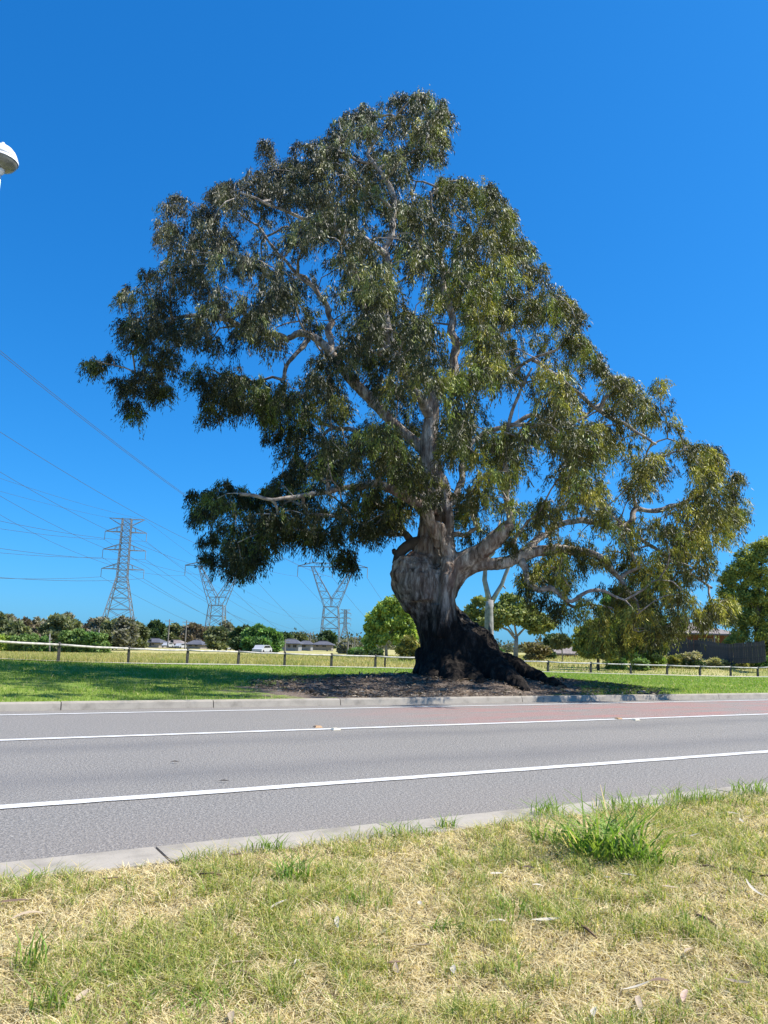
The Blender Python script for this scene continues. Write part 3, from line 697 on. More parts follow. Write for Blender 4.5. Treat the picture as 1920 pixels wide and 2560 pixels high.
# leaves
def leaf_quads(pos, dr, side, L, Wd):
    n = len(pos); V = np.empty((n, 4, 3), np.float32)
    V[:, 0] = pos; mid = pos+dr*(L*0.42)[:, None]
    V[:, 1] = mid+side*(Wd*0.5)[:, None]; V[:, 2] = pos+dr*L[:, None]; V[:, 3] = mid-side*(Wd*0.5)[:, None]
    V[:, 2] += np.cross(dr, side)*(L*0.12)[:, None]
    return V.reshape(-1, 3), np.arange(n*4).reshape(-1, 4)
def unit(a): return a/np.maximum(1e-9, np.linalg.norm(a, axis=1, keepdims=True))
allV = []; allC = []; TW = MB()
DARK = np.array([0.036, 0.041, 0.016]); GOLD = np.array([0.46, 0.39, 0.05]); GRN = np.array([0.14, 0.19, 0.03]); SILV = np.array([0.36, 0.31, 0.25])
CH = np.array([0.0, TREE_Y, 7.0])
for i in range(len(cl)):
    c, r, px, py = cl[i]
    nsp = int(6+r*(18 if px > 1250 or px < 900 else 21))
    for s in range(nsp):
        v = rng.normal(size=3); v /= np.linalg.norm(v); rr = r*rng.random()**0.5
        o = c+v*rr*np.array([1.15, 1.15, 0.8])
        out_ = v*np.array([1, 1, 0.3])+np.array([0, 0, -0.35]); out_ /= np.linalg.norm(out_)
        nl = int(rng.integers(30, 58)); t = rng.random(nl)
        Ls = 0.38*rng.uniform(0.5, 1.6)
        path = o+np.outer(t*Ls*0.5, out_)+np.outer(t*t*Ls*0.75, np.array([0, 0, -1.0]))+rng.normal(size=(nl, 3))*0.055
        dr = unit(out_*0.35+np.array([0, 0, -0.9])+rng.normal(size=(nl, 3))*0.42)
        sd_ = unit(np.cross(dr, rng.normal(size=(nl, 3))))
        Vq, _ = leaf_quads(path, dr, sd_, rng.uniform(0.09, 0.185, nl), rng.uniform(0.020, 0.036, nl))
        # leaf colours: yellow-green and grey-green, with sunlit right, shaded left and sheen painted in
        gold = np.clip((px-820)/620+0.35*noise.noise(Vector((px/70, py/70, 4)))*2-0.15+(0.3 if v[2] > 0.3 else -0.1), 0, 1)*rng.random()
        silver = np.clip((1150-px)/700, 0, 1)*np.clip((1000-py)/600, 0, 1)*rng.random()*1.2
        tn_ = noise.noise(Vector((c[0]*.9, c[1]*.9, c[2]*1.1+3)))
        bright = rng.random() < (0.33 if px > 1000 else 0.22)+1.3*tn_+(.18 if v[2] > .25 else -.12); gold *= (1.0 if bright else .25); silver *= (1.3 if bright else .3)  # lit clump tops and dark undersides put into the leaf colour
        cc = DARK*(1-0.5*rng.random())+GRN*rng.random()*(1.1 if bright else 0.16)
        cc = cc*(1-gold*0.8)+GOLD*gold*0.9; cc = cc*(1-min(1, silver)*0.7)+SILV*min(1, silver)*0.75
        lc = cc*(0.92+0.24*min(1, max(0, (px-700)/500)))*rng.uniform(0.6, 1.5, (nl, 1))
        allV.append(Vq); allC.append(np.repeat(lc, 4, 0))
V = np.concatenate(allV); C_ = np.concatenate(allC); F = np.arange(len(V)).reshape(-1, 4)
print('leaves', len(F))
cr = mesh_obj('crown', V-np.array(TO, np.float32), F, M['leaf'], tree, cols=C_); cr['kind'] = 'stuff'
# ------------------------------------------------------------------ background trees and shrubs
def crown_mesh(blobs, Dst, leaf, n_total, pal, droop=0.0, aspect=1.6, lump=26):
    """blobs: (px,py,rx_px,ry_px[,dy]); lumps of small leaf faces on and inside each blob"""
    Vs = []; Cs = []; area = sum(b[2]*b[3] for b in blobs)
    for b in blobs:
        dy = b[4] if len(b) > 4 else 0
        c = np.array(P(b[0], b[1], Dst+dy)); k = (Dst+dy)/1900; rx, rz = b[2]*k, b[3]*k
        nb = max(40, int(n_total*b[2]*b[3]/area)); nl = max(5, int(lump*rng.uniform(.8, 1.2)))
        v = rng.normal(size=(nl, 3)); v = unit(v)*(rng.random((nl, 1))**0.33)*0.78
        lc = c+v*np.array([rx, rx*0.85, rz]); lr = rng.uniform(0.20, 0.36, nl)
        tone = rng.random(nl)
        w = rng.integers(0, nl, nb); q = unit(rng.normal(size=(nb, 3)))*(rng.random((nb, 1))**0.4)
        pos = lc[w]+q*lr[w][:, None]*np.array([rx, rx*0.9, rz*0.9])
        dr = unit(rng.normal(size=(nb, 3))+np.array([0, 0, -droop])+q*0.4); sd_ = unit(np.cross(dr, rng.normal(size=(nb, 3))))
        L = leaf*rng.uniform(0.6, 1.4, nb); Vq, _ = leaf_quads(pos, dr, sd_, L, L/aspect)
        p0, p1, p2 = [np.array(x) for x in pal]
        f = np.clip(tone[w]*0.7+rng.random(nb)*0.3+q[:, 2]*0.12, 0, 1)[:, None]
        cc = 2.0*np.where(f < 0.5, p0+(p1-p0)*f*2, p1+(p2-p1)*(f-0.5)*2)*rng.uniform(0.8, 1.2, (nb, 1))
        Vs.append(Vq); Cs.append(np.repeat(cc, 4, 0))
    V = np.concatenate(Vs); return V, np.arange(len(V)).reshape(-1, 4), np.concatenate(Cs)
OLIVE = ((0.035, 0.045, 0.022), (0.085, 0.095, 0.045), (0.15, 0.15, 0.075))
GREYB = ((0.045, 0.045, 0.032), (0.11, 0.105, 0.075), (0.19, 0.175, 0.13))
BROWN = ((0.045, 0.035, 0.025), (0.11, 0.085, 0.06), (0.17, 0.14, 0.10))
GREEN = ((0.03, 0.06, 0.018), (0.07, 0.125, 0.035), (0.13, 0.20, 0.06))
LIGHT = ((0.04, 0.065, 0.018), (0.09, 0.135, 0.04), (0.15, 0.20, 0.07))
YELL = ((0.06, 0.09, 0.02), (0.17, 0.22, 0.045), (0.28, 0.30, 0.07))
DKG = ((0.015, 0.028, 0.012), (0.035, 0.055, 0.022), (0.07, 0.095, 0.04))
GOLDG = ((0.04, 0.05, 0.016), (0.12, 0.12, 0.035), (0.24, 0.20, 0.06))
def bz_px(b, Dst):
    v = RM.transposed() @ (Vector(b)-CAM); return 1280-v.y/(-v.z)*1900
def plant(name, label, cat, Dst, blobs, pal, n, leaf, stems, mat, group=None, droop=0.0, lump=26, stemname='trunk'):
    """stems: list of px polylines [(px,py,rpx)...]; the first point stands on the ground"""
    bx, by = stems[0][0][0], stems[0][0][1]
    p = P(bx, by, Dst); gz = zf(p.x, p.y); base = Vector((p.x, p.y, gz))
    r = empty(name, base); tag(r, label, cat, group)
    for st in stems:
        pts = []
        for i, q in enumerate(st):
            w_ = P(q[0], q[1], Dst)
            if i == 0 and st is stems[0]: w_ = Vector((w_.x, w_.y, min(gz, w_.z)-0.05))
            pts.append(w_-base)
        MB().tube(pts, [q[2]*Dst/1900 for q in st], 7).build(stemname if st is stems[0] else 'limb', mat, r, True)
    if blobs:
        if name == 'shrub':
            gp = bz_px(base, Dst); blobs = blobs+[(blobs[0][0], gp-blobs[0][3]*.55, blobs[0][2]*.95, blobs[0][3]*.75), (blobs[0][0]-blobs[0][2]*.5, gp-5, blobs[0][2]*.5, 7), (blobs[0][0]+blobs[0][2]*.5, gp-5, blobs[0][2]*.5, 7)]
        V, F, C_ = crown_mesh(blobs, Dst, leaf, n, pal, droop, lump=lump)
        V[:, 2] = np.maximum(V[:, 2], gz+0.02)
        o = mesh_obj('crown', V-np.array(base, np.float32), F, M['farleaf'], r, cols=C_)
        o['kind'] = 'stuff'
    return r
G1 = 'gum trees in the far left tree line'
def gum(x, top, wd, base, Dst, pal, label, n=6500, lean=0, leaf=0.75):
    leaf = max(leaf, Dst/240)
    h = base-top; rx = wd*0.62
    bl = [(x, top+h*0.20, rx*0.62, h*0.20), (x-rx*0.45, top+h*0.38, rx*0.55, h*0.20), (x+rx*0.45, top+h*0.36, rx*0.55, h*0.22), (x-rx*.4, top+h*0.60, rx*0.6, h*0.22, -2), (x+rx*.4, top+h*0.60, rx*0.6, h*0.22, 1), (x, top+h*0.80, rx*0.85, h*0.17, -1)]
    bl = [(a+random.uniform(-2, 2), b, c, d, *(e)) for a, b, c, d, *e in bl]
    st = [[(x+lean, base, 1.9), (x+lean*0.5, base-h*0.35, 1.5), (x, top+h*0.3, .7)], [(x+lean*0.5, base-h*0.33, 1.1), (x-rx*0.5, top+h*0.4, .5)], [(x+lean*0.4, base-h*0.40, 1.1), (x+rx*0.5, top+h*0.38, .5)]]
    return plant('gum_tree', label, 'tree', Dst, bl, pal, n, leaf, st, M['bark_far'], G1)
gum(-12, 1530, 66, 1622, 150, OLIVE, 'dark olive gum tree cut by the left edge of the photo')
gum(28, 1537, 50, 1624, 160, GREYB, 'grey-green gum tree behind the hedge nearest the left edge')
gum(38, 1558, 66, 1624, 140, OLIVE, 'low broad olive tree in front of the grey gums at far left')
gum(62, 1545, 34, 1622, 175, BROWN, 'narrow brownish gum tree at the left end of the tree line')
gum(88, 1541, 30, 1622, 180, GREYB, 'thin pale see-through gum tree left of the brown one', 2400)
gum(98, 1560, 30, 1622, 165, BROWN, 'small reddish-brown tree standing among the pale gums')
gum(115, 1548, 28, 1622, 185, GREYB, 'slim grey gum tree between brown tree and tall olive tree')
gum(152, 1541, 84, 1630, 135, OLIVE, 'large mustard-olive tree behind the nearest fence post', 9000)
gum(170, 1533, 40, 1622, 200, GREYB, 'tall purple-grey gum tree rising behind the mustard-olive tree')
gum(192, 1552, 34, 1622, 195, GREYB, 'grey gum tree dipping at the gap left of the lattice pylon')
gum(228, 1549, 42, 1622, 175, BROWN, 'brown-grey gum tree just left of the pylon legs')
gum(250, 1542, 46, 1622, 170, GREYB, 'grey gum tree covering the left pylon leg')
gum(282, 1548, 50, 1622, 165, OLIVE, 'spindly olive gum tree between the tall pylon legs', 4200)
gum(312, 1541, 46, 1622, 160, GREYB, 'broad grey-brown gum tree behind the right pylon leg', 6000)
gum(342, 1556, 44, 1622, 165, OLIVE, 'dull green gum tree at the right foot of the tall pylon')
gum(389, 1551, 38, 1608, 270, DKG, 'solitary dark round-headed tree above the grey roof', 6000)
gum(434, 1560, 36, 1612, 280, OLIVE, 'dark-topped gum tree between the two utility poles')
gum(462, 1566, 36, 1612, 285, GREYB, 'hazy grey gum tree behind the second utility pole', 3500)
gum(488, 1557, 52, 1614, 275, BROWN, 'rounded brown-grey gum tree left of the first forked pylon', 6000)
gum(518, 1570, 44, 1614, 280, GREYB, 'pale grey gum tree at the left foot of the forked pylon', 4500)
gum(545, 1566, 56, 1624, 170, OLIVE, 'sparse pale green gum tree right at the forked pylon base', 3500)
gum(566, 1548, 40, 1622, 180, GREYB, 'wispy nearly bare gum tree right of the forked pylon', 900)
gum(608, 1566, 56, 1630, 160, DKG, 'dark green tree at the left of the dense clump', 7000)
gum(640, 1562, 62, 1632, 155, GREEN, 'dense mid-green rounded tree in the clump by the houses', 9000)
gum(672, 1572, 52, 1632, 150, GREEN, 'green tree at the right end of the dense clump', 8000)
gum(712, 1584, 34, 1618, 260, DKG, 'dark tree showing above the first grey-roofed house', 3500)
gum(746, 1585, 38, 1618, 265, OLIVE, 'round olive tree above the gap between the houses', 3500)
gum(818, 1577, 40, 1624, 230, DKG, 'umbrella-shaped dark tree in front of the second forked pylon', 2600)
plant('shrub', 'round purple-green bush standing alone right of the houses', 'bush', 150, [(863, 1618, 20, 17), (863, 1628, 21, 12)], GREYB, 6000, 0.5, [[(863, 1636, 1.5), (863, 1618, .7)]], M['bark_dark'], stemname='stem')
plant('shrub', 'low mid-green bush spreading right of the round purple-green bush', 'bush', 125, [(890, 1628, 20, 9), (905, 1634, 20, 7)], GREEN, 5000, 0.4, [[(892, 1640, 1.2), (892, 1628, .6)]], M['bark_dark'], stemname='stem')
# hedge shrubs at the left
hs_ = [(8,1607,26,'bright yellow-green shrub at the left edge in the hedge row',YELL),(45,1604,22,'light green hedge shrub second from the left edge',LIGHT),(78,1600,24,'rounded pale green hedge shrub third from the left edge',LIGHT),(112,1606,18,'dark green narrow shrub beside the white stump',GREEN),
       (172,1594,28,'mottled light green shrub right of the nearest fence post',LIGHT),(200,1594,26,'bushy light green shrub in the middle of the right hedge',LIGHT),(228,1598,26,'soft green rounded shrub near the right end of the hedge',GREEN),(256,1602,20,'pale green shrub ending the hedge row on the right',LIGHT)]
for x, y, r, lab, pal in hs_:
    plant('shrub', lab, 'shrub', 105, [(x, y, r, r*0.85), (x-r*.3, y+15, r*.8, 14), (x+r*.3, y+16, r*.8, 13)], pal, 7000, 0.30, [[(x, 1634, 1.4), (x, y, .7)]], M['bark_dark'], 'shrubs of the left hedge', stemname='stem')
plant('dead_stump', 'white forked dead stump standing between the hedge shrubs', 'stump', 100, [], OLIVE, 0, .2, [[(126, 1620, 1.6), (124, 1600, 1.8), (125, 1584, .8)], [(125, 1602, 1.3), (130, 1596, .7)]], M['deadwood'])
plant('dead_stump', 'short pale dead trunk poking above the right end of hedge', 'stump', 120, [], OLIVE, 0, .2, [[(248, 1612, 1.5), (247, 1590, 1.4), (248, 1574, .9)], [(247, 1594, 1.0), (250, 1582, .6)]], M['deadwood'])
# willow-like tree
plant('weeping_tree', 'bright green airy weeping tree left of the big trunk', 'tree', 95,
 [(985,1500,32,22),(960,1525,30,26),(1005,1525,30,26),(935,1560,26,30),(975,1560,34,26),(1015,1560,24,28),(925,1595,20,24),(955,1590,24,22),(1000,1592,28,22),(1028,1590,16,24),(925,1618,16,14)], YELL, 13000, 0.42,
 [[(966,1642,4.2),(965,1610,3.4),(972,1560,2.6),(982,1510,1.2)],[(966,1605,2.0),(945,1565,1.3),(938,1540,.7)],[(968,1590,2.0),(998,1555,1.3),(1008,1530,.7)],[(966,1618,1.4),(995,1590,1)]], M['bark_far'], droop=1.0, lump=34)
plant('shrub', 'golden green bush at the right foot of weeping tree', 'bush', 80, [(1020,1610,22,24),(1005,1625,20,14),(1035,1625,18,16)], GOLDG, 6500, 0.28, [[(1020,1643,2),(1020,1612,1)]], M['bark_dark'], stemname='stem')
plant('shrub', 'dark low bush under the weeping tree', 'bush', 90, [(940,1632,18,9),(900,1634,14,7)], DKG, 3500, 0.3, [[(938,1642,1.5),(938,1634,1)]], M['bark_dark'], stemname='stem')
plant('gum_tree', 'thin bluish gum tree partly hidden behind the big trunk', 'tree', 100, [(1040,1560,18,34),(1045,1600,18,30),(1052,1530,14,20)], GREYB, 4500, 0.35, [[(1046,1643,2.2),(1044,1580,1.5),(1046,1540,.8)]], M['bark_far'], droop=.6)
# gum with pale limbs right of the trunk
plant('gum_tree', 'spreading olive gum tree with pale limbs right of the big trunk', 'tree', 80,
 [(1280,1535,60,34),(1225,1545,44,34),(1340,1555,48,30),(1280,1505,36,22),(1255,1525,30,20),(1315,1525,34,22),(1345,1550,30,20),(1375,1560,22,16),(1225,1555,26,24),(1180,1530,22,20),(1200,1505,22,14),(1185,1570,20,24),(1280,1545,30,14),(1345,1575,30,12),(1215,1590,20,18)], YELL and ((0.05,0.07,0.022),(0.125,0.14,0.045),(0.21,0.20,0.065)), 16000, 0.34,
 [[(1288,1643,7),(1290,1615,5.5),(1291,1590,4.5)],[(1291,1600,3.6),(1270,1575,2.8),(1240,1562,2),(1215,1545,1)],[(1291,1592,3.2),(1310,1572,2.4),(1345,1560,1.5),(1370,1555,.8)],[(1291,1590,3),(1285,1555,2.2),(1282,1515,1)],[(1286,1588,2),(1262,1552,1.3),(1250,1525,.8)]], M['bark_far'], lump=34)
dead = plant('dead_tree', 'bare silver-grey forked dead tree with a hollow trunk behind the gum', 'tree', 44, [], OLIVE, 0, .3,
 [[(1224,1662,12),(1222,1620,12),(1222,1560,11.5),(1222,1520,10.5),(1226,1500,10)],[(1224,1508,8.5),(1218,1480,7),(1211,1450,6.5),(1213,1425,5.5),(1216,1395,2.8)],[(1227,1508,7),(1240,1485,5.8),(1254,1462,5.2),(1262,1440,4.8),(1272,1415,5),(1283,1370,5),(1290,1340,4.2)],[(1256,1462,2.5),(1264,1472,1.5)],[(1216,1400,3.5),(1232,1385,4),(1243,1350,4),(1250,1300,3)],[(1288,1345,3),(1300,1300,2.2),(1295,1270,1.2)]], M['deadwood'])
hp = [P(x, y, 43.72)-dead.location for x, y in ((1224,1556),(1225,1575),(1225,1600),(1228,1622),(1230,1640))]
MB().tube(hp, [.02, .10, .125, .10, .03], 8).build('hollow', M['dark'], dead, True)
# right side bushes and trees
plant('shrub', 'brown-olive scrub at the foot of pale-limbed gum tree', 'bush', 85, [(1335,1622,26,14),(1360,1625,22,11),(1315,1620,18,14)], BROWN and ((0.06,0.05,0.025),(0.15,0.125,0.07),(0.23,0.20,0.12)), 7500, 0.28, [[(1338,1643,1.5),(1338,1625,1)]], M['bark_dark'], stemname='stem')
plant('shrub', 'dark green bush right of brown scrub', 'bush', 90, [(1372,1605,18,18),(1385,1595,12,10)], DKG, 5000, 0.28, [[(1372,1643,1.5),(1372,1610,1)]], M['bark_dark'], stemname='stem')
plant('gum_tree', 'small olive-green tree with a pale stem before the brown roof', 'tree', 82, [(1400,1598,20,14),(1415,1606,18,12),(1390,1610,14,14)], OLIVE, 6000, 0.28, [[(1406,1643,2.0),(1405,1622,1.4),(1402,1600,.7)]], M['bark_far'])
plant('shrub', 'green bush behind the trunk root at fence height', 'bush', 95, [(1190,1625,26,14),(1240,1628,22,10)], GREEN, 5000, 0.3, [[(1195,1643,1.5),(1195,1628,1)]], M['bark_dark'], stemname='stem')
plant('round_tree', 'rounded yellow-green tree with a dark side at the paddock edge', 'tree', 68,
 [(1470,1630,34,18),(1520,1632,40,18),(1480,1570,30,22),(1455,1590,24,26),(1505,1565,32,26),(1530,1560,30,30),(1445,1615,16,18),(1480,1610,34,24),(1525,1605,34,26),(1555,1595,24,40)], ((0.05,0.07,0.018),(0.13,0.14,0.035),(0.24,0.22,0.05)), 22000, 0.24,
 [[(1495,1648,4),(1495,1615,3),(1497,1575,1.5)],[(1505,1648,2),(1520,1605,1.5)]], M['bark_dark'], lump=32)
plant('bushy_tree', 'tall dark green bushy tree behind the hanging right foliage', 'tree', 72,
 [(1525,1500,26,24),(1560,1490,30,28),(1600,1500,34,34),(1570,1540,36,34),(1620,1550,36,36),(1590,1600,44,34),(1640,1600,30,30),(1510,1530,16,18),(1570,1632,50,20)], GREEN, 24000, 0.26,
 [[(1580,1650,5),(1580,1600,4),(1582,1540,2)],[(1582,1590,2.5),(1615,1545,1.5)]], M['bark_dark'], lump=32)
plant('bushy_tree', 'deep shaded tree trailing to the ground left of the paling fence', 'tree', 72,
 [(1640,1560,30,30),(1590,1610,36,32),(1645,1610,30,28),(1620,1638,44,16)], DKG, 20000, 0.24, [[(1622,1655,3),(1622,1610,2.4),(1630,1565,1.2)]], M['bark_dark'], lump=30)
plant('conifer_tree', 'tall golden-green tree filling the right edge beside the house', 'tree', 84,
 [(1900,1380,46,38),(1860,1400,34,34),(1935,1360,44,34),(1835,1430,26,28),(1900,1440,60,44),(1870,1490,44,44),(1930,1500,60,50),(1880,1550,50,46),(1850,1600,36,30),(1930,1590,60,50),(1835,1540,24,40),(1818,1485,30,36),(1825,1450,26,30),(1870,1625,44,22),(1925,1625,50,24),(1830,1615,30,24)], ((0.03,0.045,0.015),(0.14,0.155,0.035),(0.30,0.27,0.065)), 60000, 0.22,
 [[(1895,1650,9),(1893,1600,7),(1895,1500,5),(1905,1400,2)],[(1893,1540,3),(1850,1450,1.5)],[(1895,1540,3),(1935,1440,1.5)]], M['bark_dark'], lump=46, droop=.3)
wd_ = [(1640,1650,26,11,YELL,'yellow-green weed clump just behind fence under the hanging foliage'),(1690,1648,22,12,GOLDG,'olive weedy bush behind fence left of pale shrub'),(1728,1640,24,14,((0.10,0.09,0.05),(0.22,0.19,0.11),(0.33,0.29,0.18)),'pale straw-coloured shrub against the dark palings'),
       (1730,1660,34,10,DKG,'dark low bush touching the fence rail on the right'),(1795,1656,28,11,((0.08,0.08,0.03),(0.20,0.18,0.08),(0.32,0.27,0.14)),'dry yellowish scrub below the middle of the paling fence'),(1850,1656,30,12,GOLDG,'olive-gold scrub below the right half of the paling fence'),
       (1905,1650,26,15,GREEN,'green scrub at the right edge below the paling fence'),(1540,1655,26,9,GREEN,'low green weeds behind the fence below the round tree'),(1600,1655,20,9,LIGHT,'light green weeds behind the fence below the hanging foliage')]
for x, y, rx, ry, pal, lab in wd_:
    Dq = 74 if x > 1600 else 70
    plant('shrub', lab, 'bush', Dq, [(x, y, rx, ry), (x+rx*.5, y+3, rx*.6, ry*.7), (x-rx*.5, y+3, rx*.6, ry*.7)], pal, 4200, 0.22, [[(x, y+ry, 1.2), (x, y, .6)]], M['bark_dark'], 'scrub beyond the fence', stemname='stem')

# far belt of trees closing the horizon: one mass, too far to tell the trees apart
bV = []; bC = []
for i in range(900):
    a = rng.uniform(-1.1, 1.1); Rr = rng.uniform(430, 700); c0 = np.array([Rr*math.sin(a), Rr*math.cos(a), 0]); c0[2] = zf(c0[0], c0[1])
    hh = rng.uniform(4, 9)*(1+.5*noise.noise(Vector((c0[0]/60, c0[1]/200, 0)))); rr_ = rng.uniform(3, 7); nb = 70
    q = unit(rng.normal(size=(nb, 3)))*(rng.random((nb, 1))**.35); pos = c0+np.array([0, 0, hh*.5])+q*np.array([rr_, rr_, hh*.55])
    dr = unit(rng.normal(size=(nb, 3))); sd_ = unit(np.cross(dr, rng.normal(size=(nb, 3)))); L = rng.uniform(1.2, 2.6, nb)
    Vq, _ = leaf_quads(pos, dr, sd_, L, L/1.5); bV.append(Vq); t_ = rng.random()
    cc = (np.array([.07, .085, .045])*(1-t_)+np.array([.15, .14, .095])*t_)*rng.uniform(.8, 1.3, (nb, 1)); bC.append(np.repeat(cc, 4, 0))
bV = np.concatenate(bV); o = mesh_obj('distant_woods', bV, np.arange(len(bV)).reshape(-1, 4), M['farleaf'], cols=np.concatenate(bC))
tag(o, 'low hazy belt of distant trees along the horizon', 'woods', kind='stuff')

# ------------------------------------------------------------------ houses
def house(label, x0, x1, yb, ye, yt, Dst, wall, roof, depth=9, wins=((.2,.35),(.6,.75)), hipf=.25, rz=0.0, door=None):
    """x0..x1 wall span in px, yb base, ye eaves, yt ridge"""
    k = Dst/1900*1.02; c = P((x0+x1)/2, yb, Dst); w = (x1-x0)*k; hw = (yb-ye)*k; hr = (ye-yt)*k
    r = empty('house', c, rz); tag(r, label, 'house', None)
    MB().box((0, depth/2, hw/2-0.4), (w, depth, hw+0.8)).build('wall', wall, r)
    o_ = 0.6; a = w/2+o_; d0, d1 = -o_, depth+o_; hx = a*(1-hipf*2) if w > depth else a*0.4; ym = depth/2
    V = [(-a, d0, hw), (a, d0, hw), (a, d1, hw), (-a, d1, hw), (-hx, ym, hw+hr), (hx, ym, hw+hr), (-a, d0, hw-.18), (a, d0, hw-.18), (a, d1, hw-.18), (-a, d1, hw-.18)]
    m = MB().add(V, [(0,1,5,4),(1,2,5),(2,3,4,5),(3,0,4),(6,7,1,0),(7,8,2,1),(8,9,3,2),(9,6,0,3),(9,8,7,6)]); ro = m.build('roof', roof, r)
    MB().tube([(-hx, ym, hw+hr+.03), (hx, ym, hw+hr+.03)], .12, 6).build('ridge_cap', roof, ro)
    for f0, f1 in wins:
        xa, xb = -w/2+w*f0, -w/2+w*f1; ww = xb-xa; zc = hw*0.52; wh = hw*0.46
        fr_ = MB().box((0, 0, 0), (ww+.2, 0.10, wh+.2)).build('window', M['wallc'], r); fr_.location = ((xa+xb)/2, -.03, zc)
        MB().box((-ww/4, -.035, 0), (ww/2-.08, 0.07, wh)).build('pane', M['glass'], fr_); MB().box((ww/4, -.035, 0), (ww/2-.08, 0.07, wh)).build('pane', M['glass'], fr_)
    if door is not None:
        xd = -w/2+w*door; dr_ = MB().box((0, 0, 0), (1.0, .08, 2.05)).build('door', M['dark'], r); dr_.location = (xd, -.03, 1.02)
    return r
house('grey-roofed house low at the right foot of the tall pylon', 358, 396, 1615, 1606, 1597, 240, M['wallc'], M['roofg'], wins=((.1,.3),(.55,.7)), door=.42)
house('brown-roofed house between the two tall utility poles', 408, 452, 1616, 1609, 1601, 250, M['wallc'], M['roofb'], wins=((.2,.35),(.6,.8)), door=.48)
house('pale grey-roofed house just right of the second utility pole', 466, 500, 1618, 1611, 1601, 235, M['wallc'], M['roofg'], wins=((.15,.4),(.6,.8)))
house('dark-roofed house behind the foot of the first forked pylon', 512, 560, 1620, 1613, 1604, 245, M['wallg'], M['roofg'], wins=((.3,.45),(.7,.85)))
house('tan-fronted house right of the first forked pylon', 568, 590, 1622, 1612, 1602, 235, M['wallc'], M['roofb'], wins=((.2,.5),), depth=7)
house('dark grey house with white posts left of the second forked pylon', 702, 745, 1622, 1609, 1599, 210, M['wallg'], M['roofg'], wins=((.08,.28),(.4,.55),(.7,.9)))
house('small grey-roofed house between the two dark houses', 746, 776, 1620, 1611, 1603, 240, M['wallg'], M['roofg'], wins=((.3,.6),))
house('white-ended dark-roofed house under the second forked pylon', 783, 828, 1619, 1612, 1604, 220, M['wallc'], M['roofg'], wins=((.15,.3),(.5,.7)))
house('brown-roofed low house behind the bushes right of pale-limbed gum', 1388, 1442, 1642, 1634, 1608, 100, M['brick'], M['roofb'], wins=((.2,.4),), depth=6)
bh = house('red brick house with a brown tiled roof behind the dark palings', 1690, 1848, 1640, 1586, 1560, 96, M['brick'], M['roofb'], wins=((.02,.16),(.36,.50),(.52,.58)), depth=10, rz=math.radians(9), door=None, hipf=.18)
for x_ in (1.0, 3.3):
    o = MB().box((0, 0, 0), (.14, .14, 2.5)).build('verandah_post', M['wallg'], bh); o.location = (x_-1, -1.6, 1.25)
MB().box((0.6, -0.9, 2.62), (7.5, 2.0, .10)).build('verandah_roof', M['roofg'], bh)
# paling fence in front of the brick house: every paling a part
pf_a = [(1668, 1638, 84), (1745, 1640, 82), (1822, 1655, 74), (1915, 1650, 70)]
pq = [P(*a) for a in pf_a]; pf = empty('paling_fence', pq[0]); tag(pf, 'dark weathered timber paling fence in front of the brick house', 'fence')
pal_me = None
for a, b in zip(pq[:-1], pq[1:]):
    d = b-a; L = math.hypot(d.x, d.y); n = int(L/0.20); ang = math.atan2(d.y, d.x)
    for i in range(n):
        q = a.lerp(b, (i+.5)/n)-pq[0]
        if pal_me is None:
            o = MB().box((0, 0, 0.75), (0.185, 0.03, 1.9)).build('paling', M['paling'], pf); pal_me = o.data
        else: o = link(D.objects.new('paling', pal_me), pf)
        o.location = q+Vector((0, random.uniform(-.01, .01), random.uniform(-.05, .05))); o.rotation_euler = (0, random.uniform(-.03, .03), ang)
    nx, ny = -math.sin(ang), math.cos(ang)
    for zz in (.35, 1.3):
        MB().tube([a-pq[0]+Vector((nx*.05, ny*.05, zz)), b-pq[0]+Vector((nx*.05, ny*.05, zz))], .045, 4).build('rail', M['paling'], pf)

# cars by the far houses
def car(label, px, py, Dst, L=4.2, rz=1.35):
    c = P(px, py, Dst); r = empty('parked_car', c, rz); tag(r, label, 'car', 'white cars parked near the far houses')
    prof = [(-L/2,.35),(-L/2,.75),(-L/2+.7,.92),(-L/2+1.25,1.38),(L/2-1.2,1.42),(L/2-.35,.98),(L/2,.85),(L/2,.35)]
    V = [(x,-.85,z) for x,z in prof]+[(x,.85,z) for x,z in prof]; n=len(prof)
    MB().add(V,[tuple(range(n)),tuple(reversed(range(n,2*n)))]+[(i,i+n,(i+1)%n+n,(i+1)%n) for i in range(n)]).build('body', M['carpaint'], r)
    for s_ in (-1,1): MB().add([(-L/2+.95,s_*.86,.95),(L/2-.7,s_*.86,1.0),(L/2-1.25,s_*.86,1.34),(-L/2+1.3,s_*.86,1.31)],[(0,1,2,3)]).build('side_window', M['glass'], r)
    for x_ in (-L/2+.8,L/2-.85):
        for y_ in (-.8,.8):
            MB().tube([(x_,y_-.1,.32),(x_,y_+.1,.32)], .32, 14).build('wheel', M['rubber'], r)
car('tiny white car parked right of the tall pylon foot', 347, 1615.5, 215)
car('tiny white car parked between the two utility poles', 419, 1619.5, 215)
car('tiny white car under the second utility pole', 450, 1621, 222)
car('white car roof showing behind fence at the dense green clump', 655, 1634, 130, 4.8)
car('small pale car beside the tan-fronted house', 564, 1625, 200)

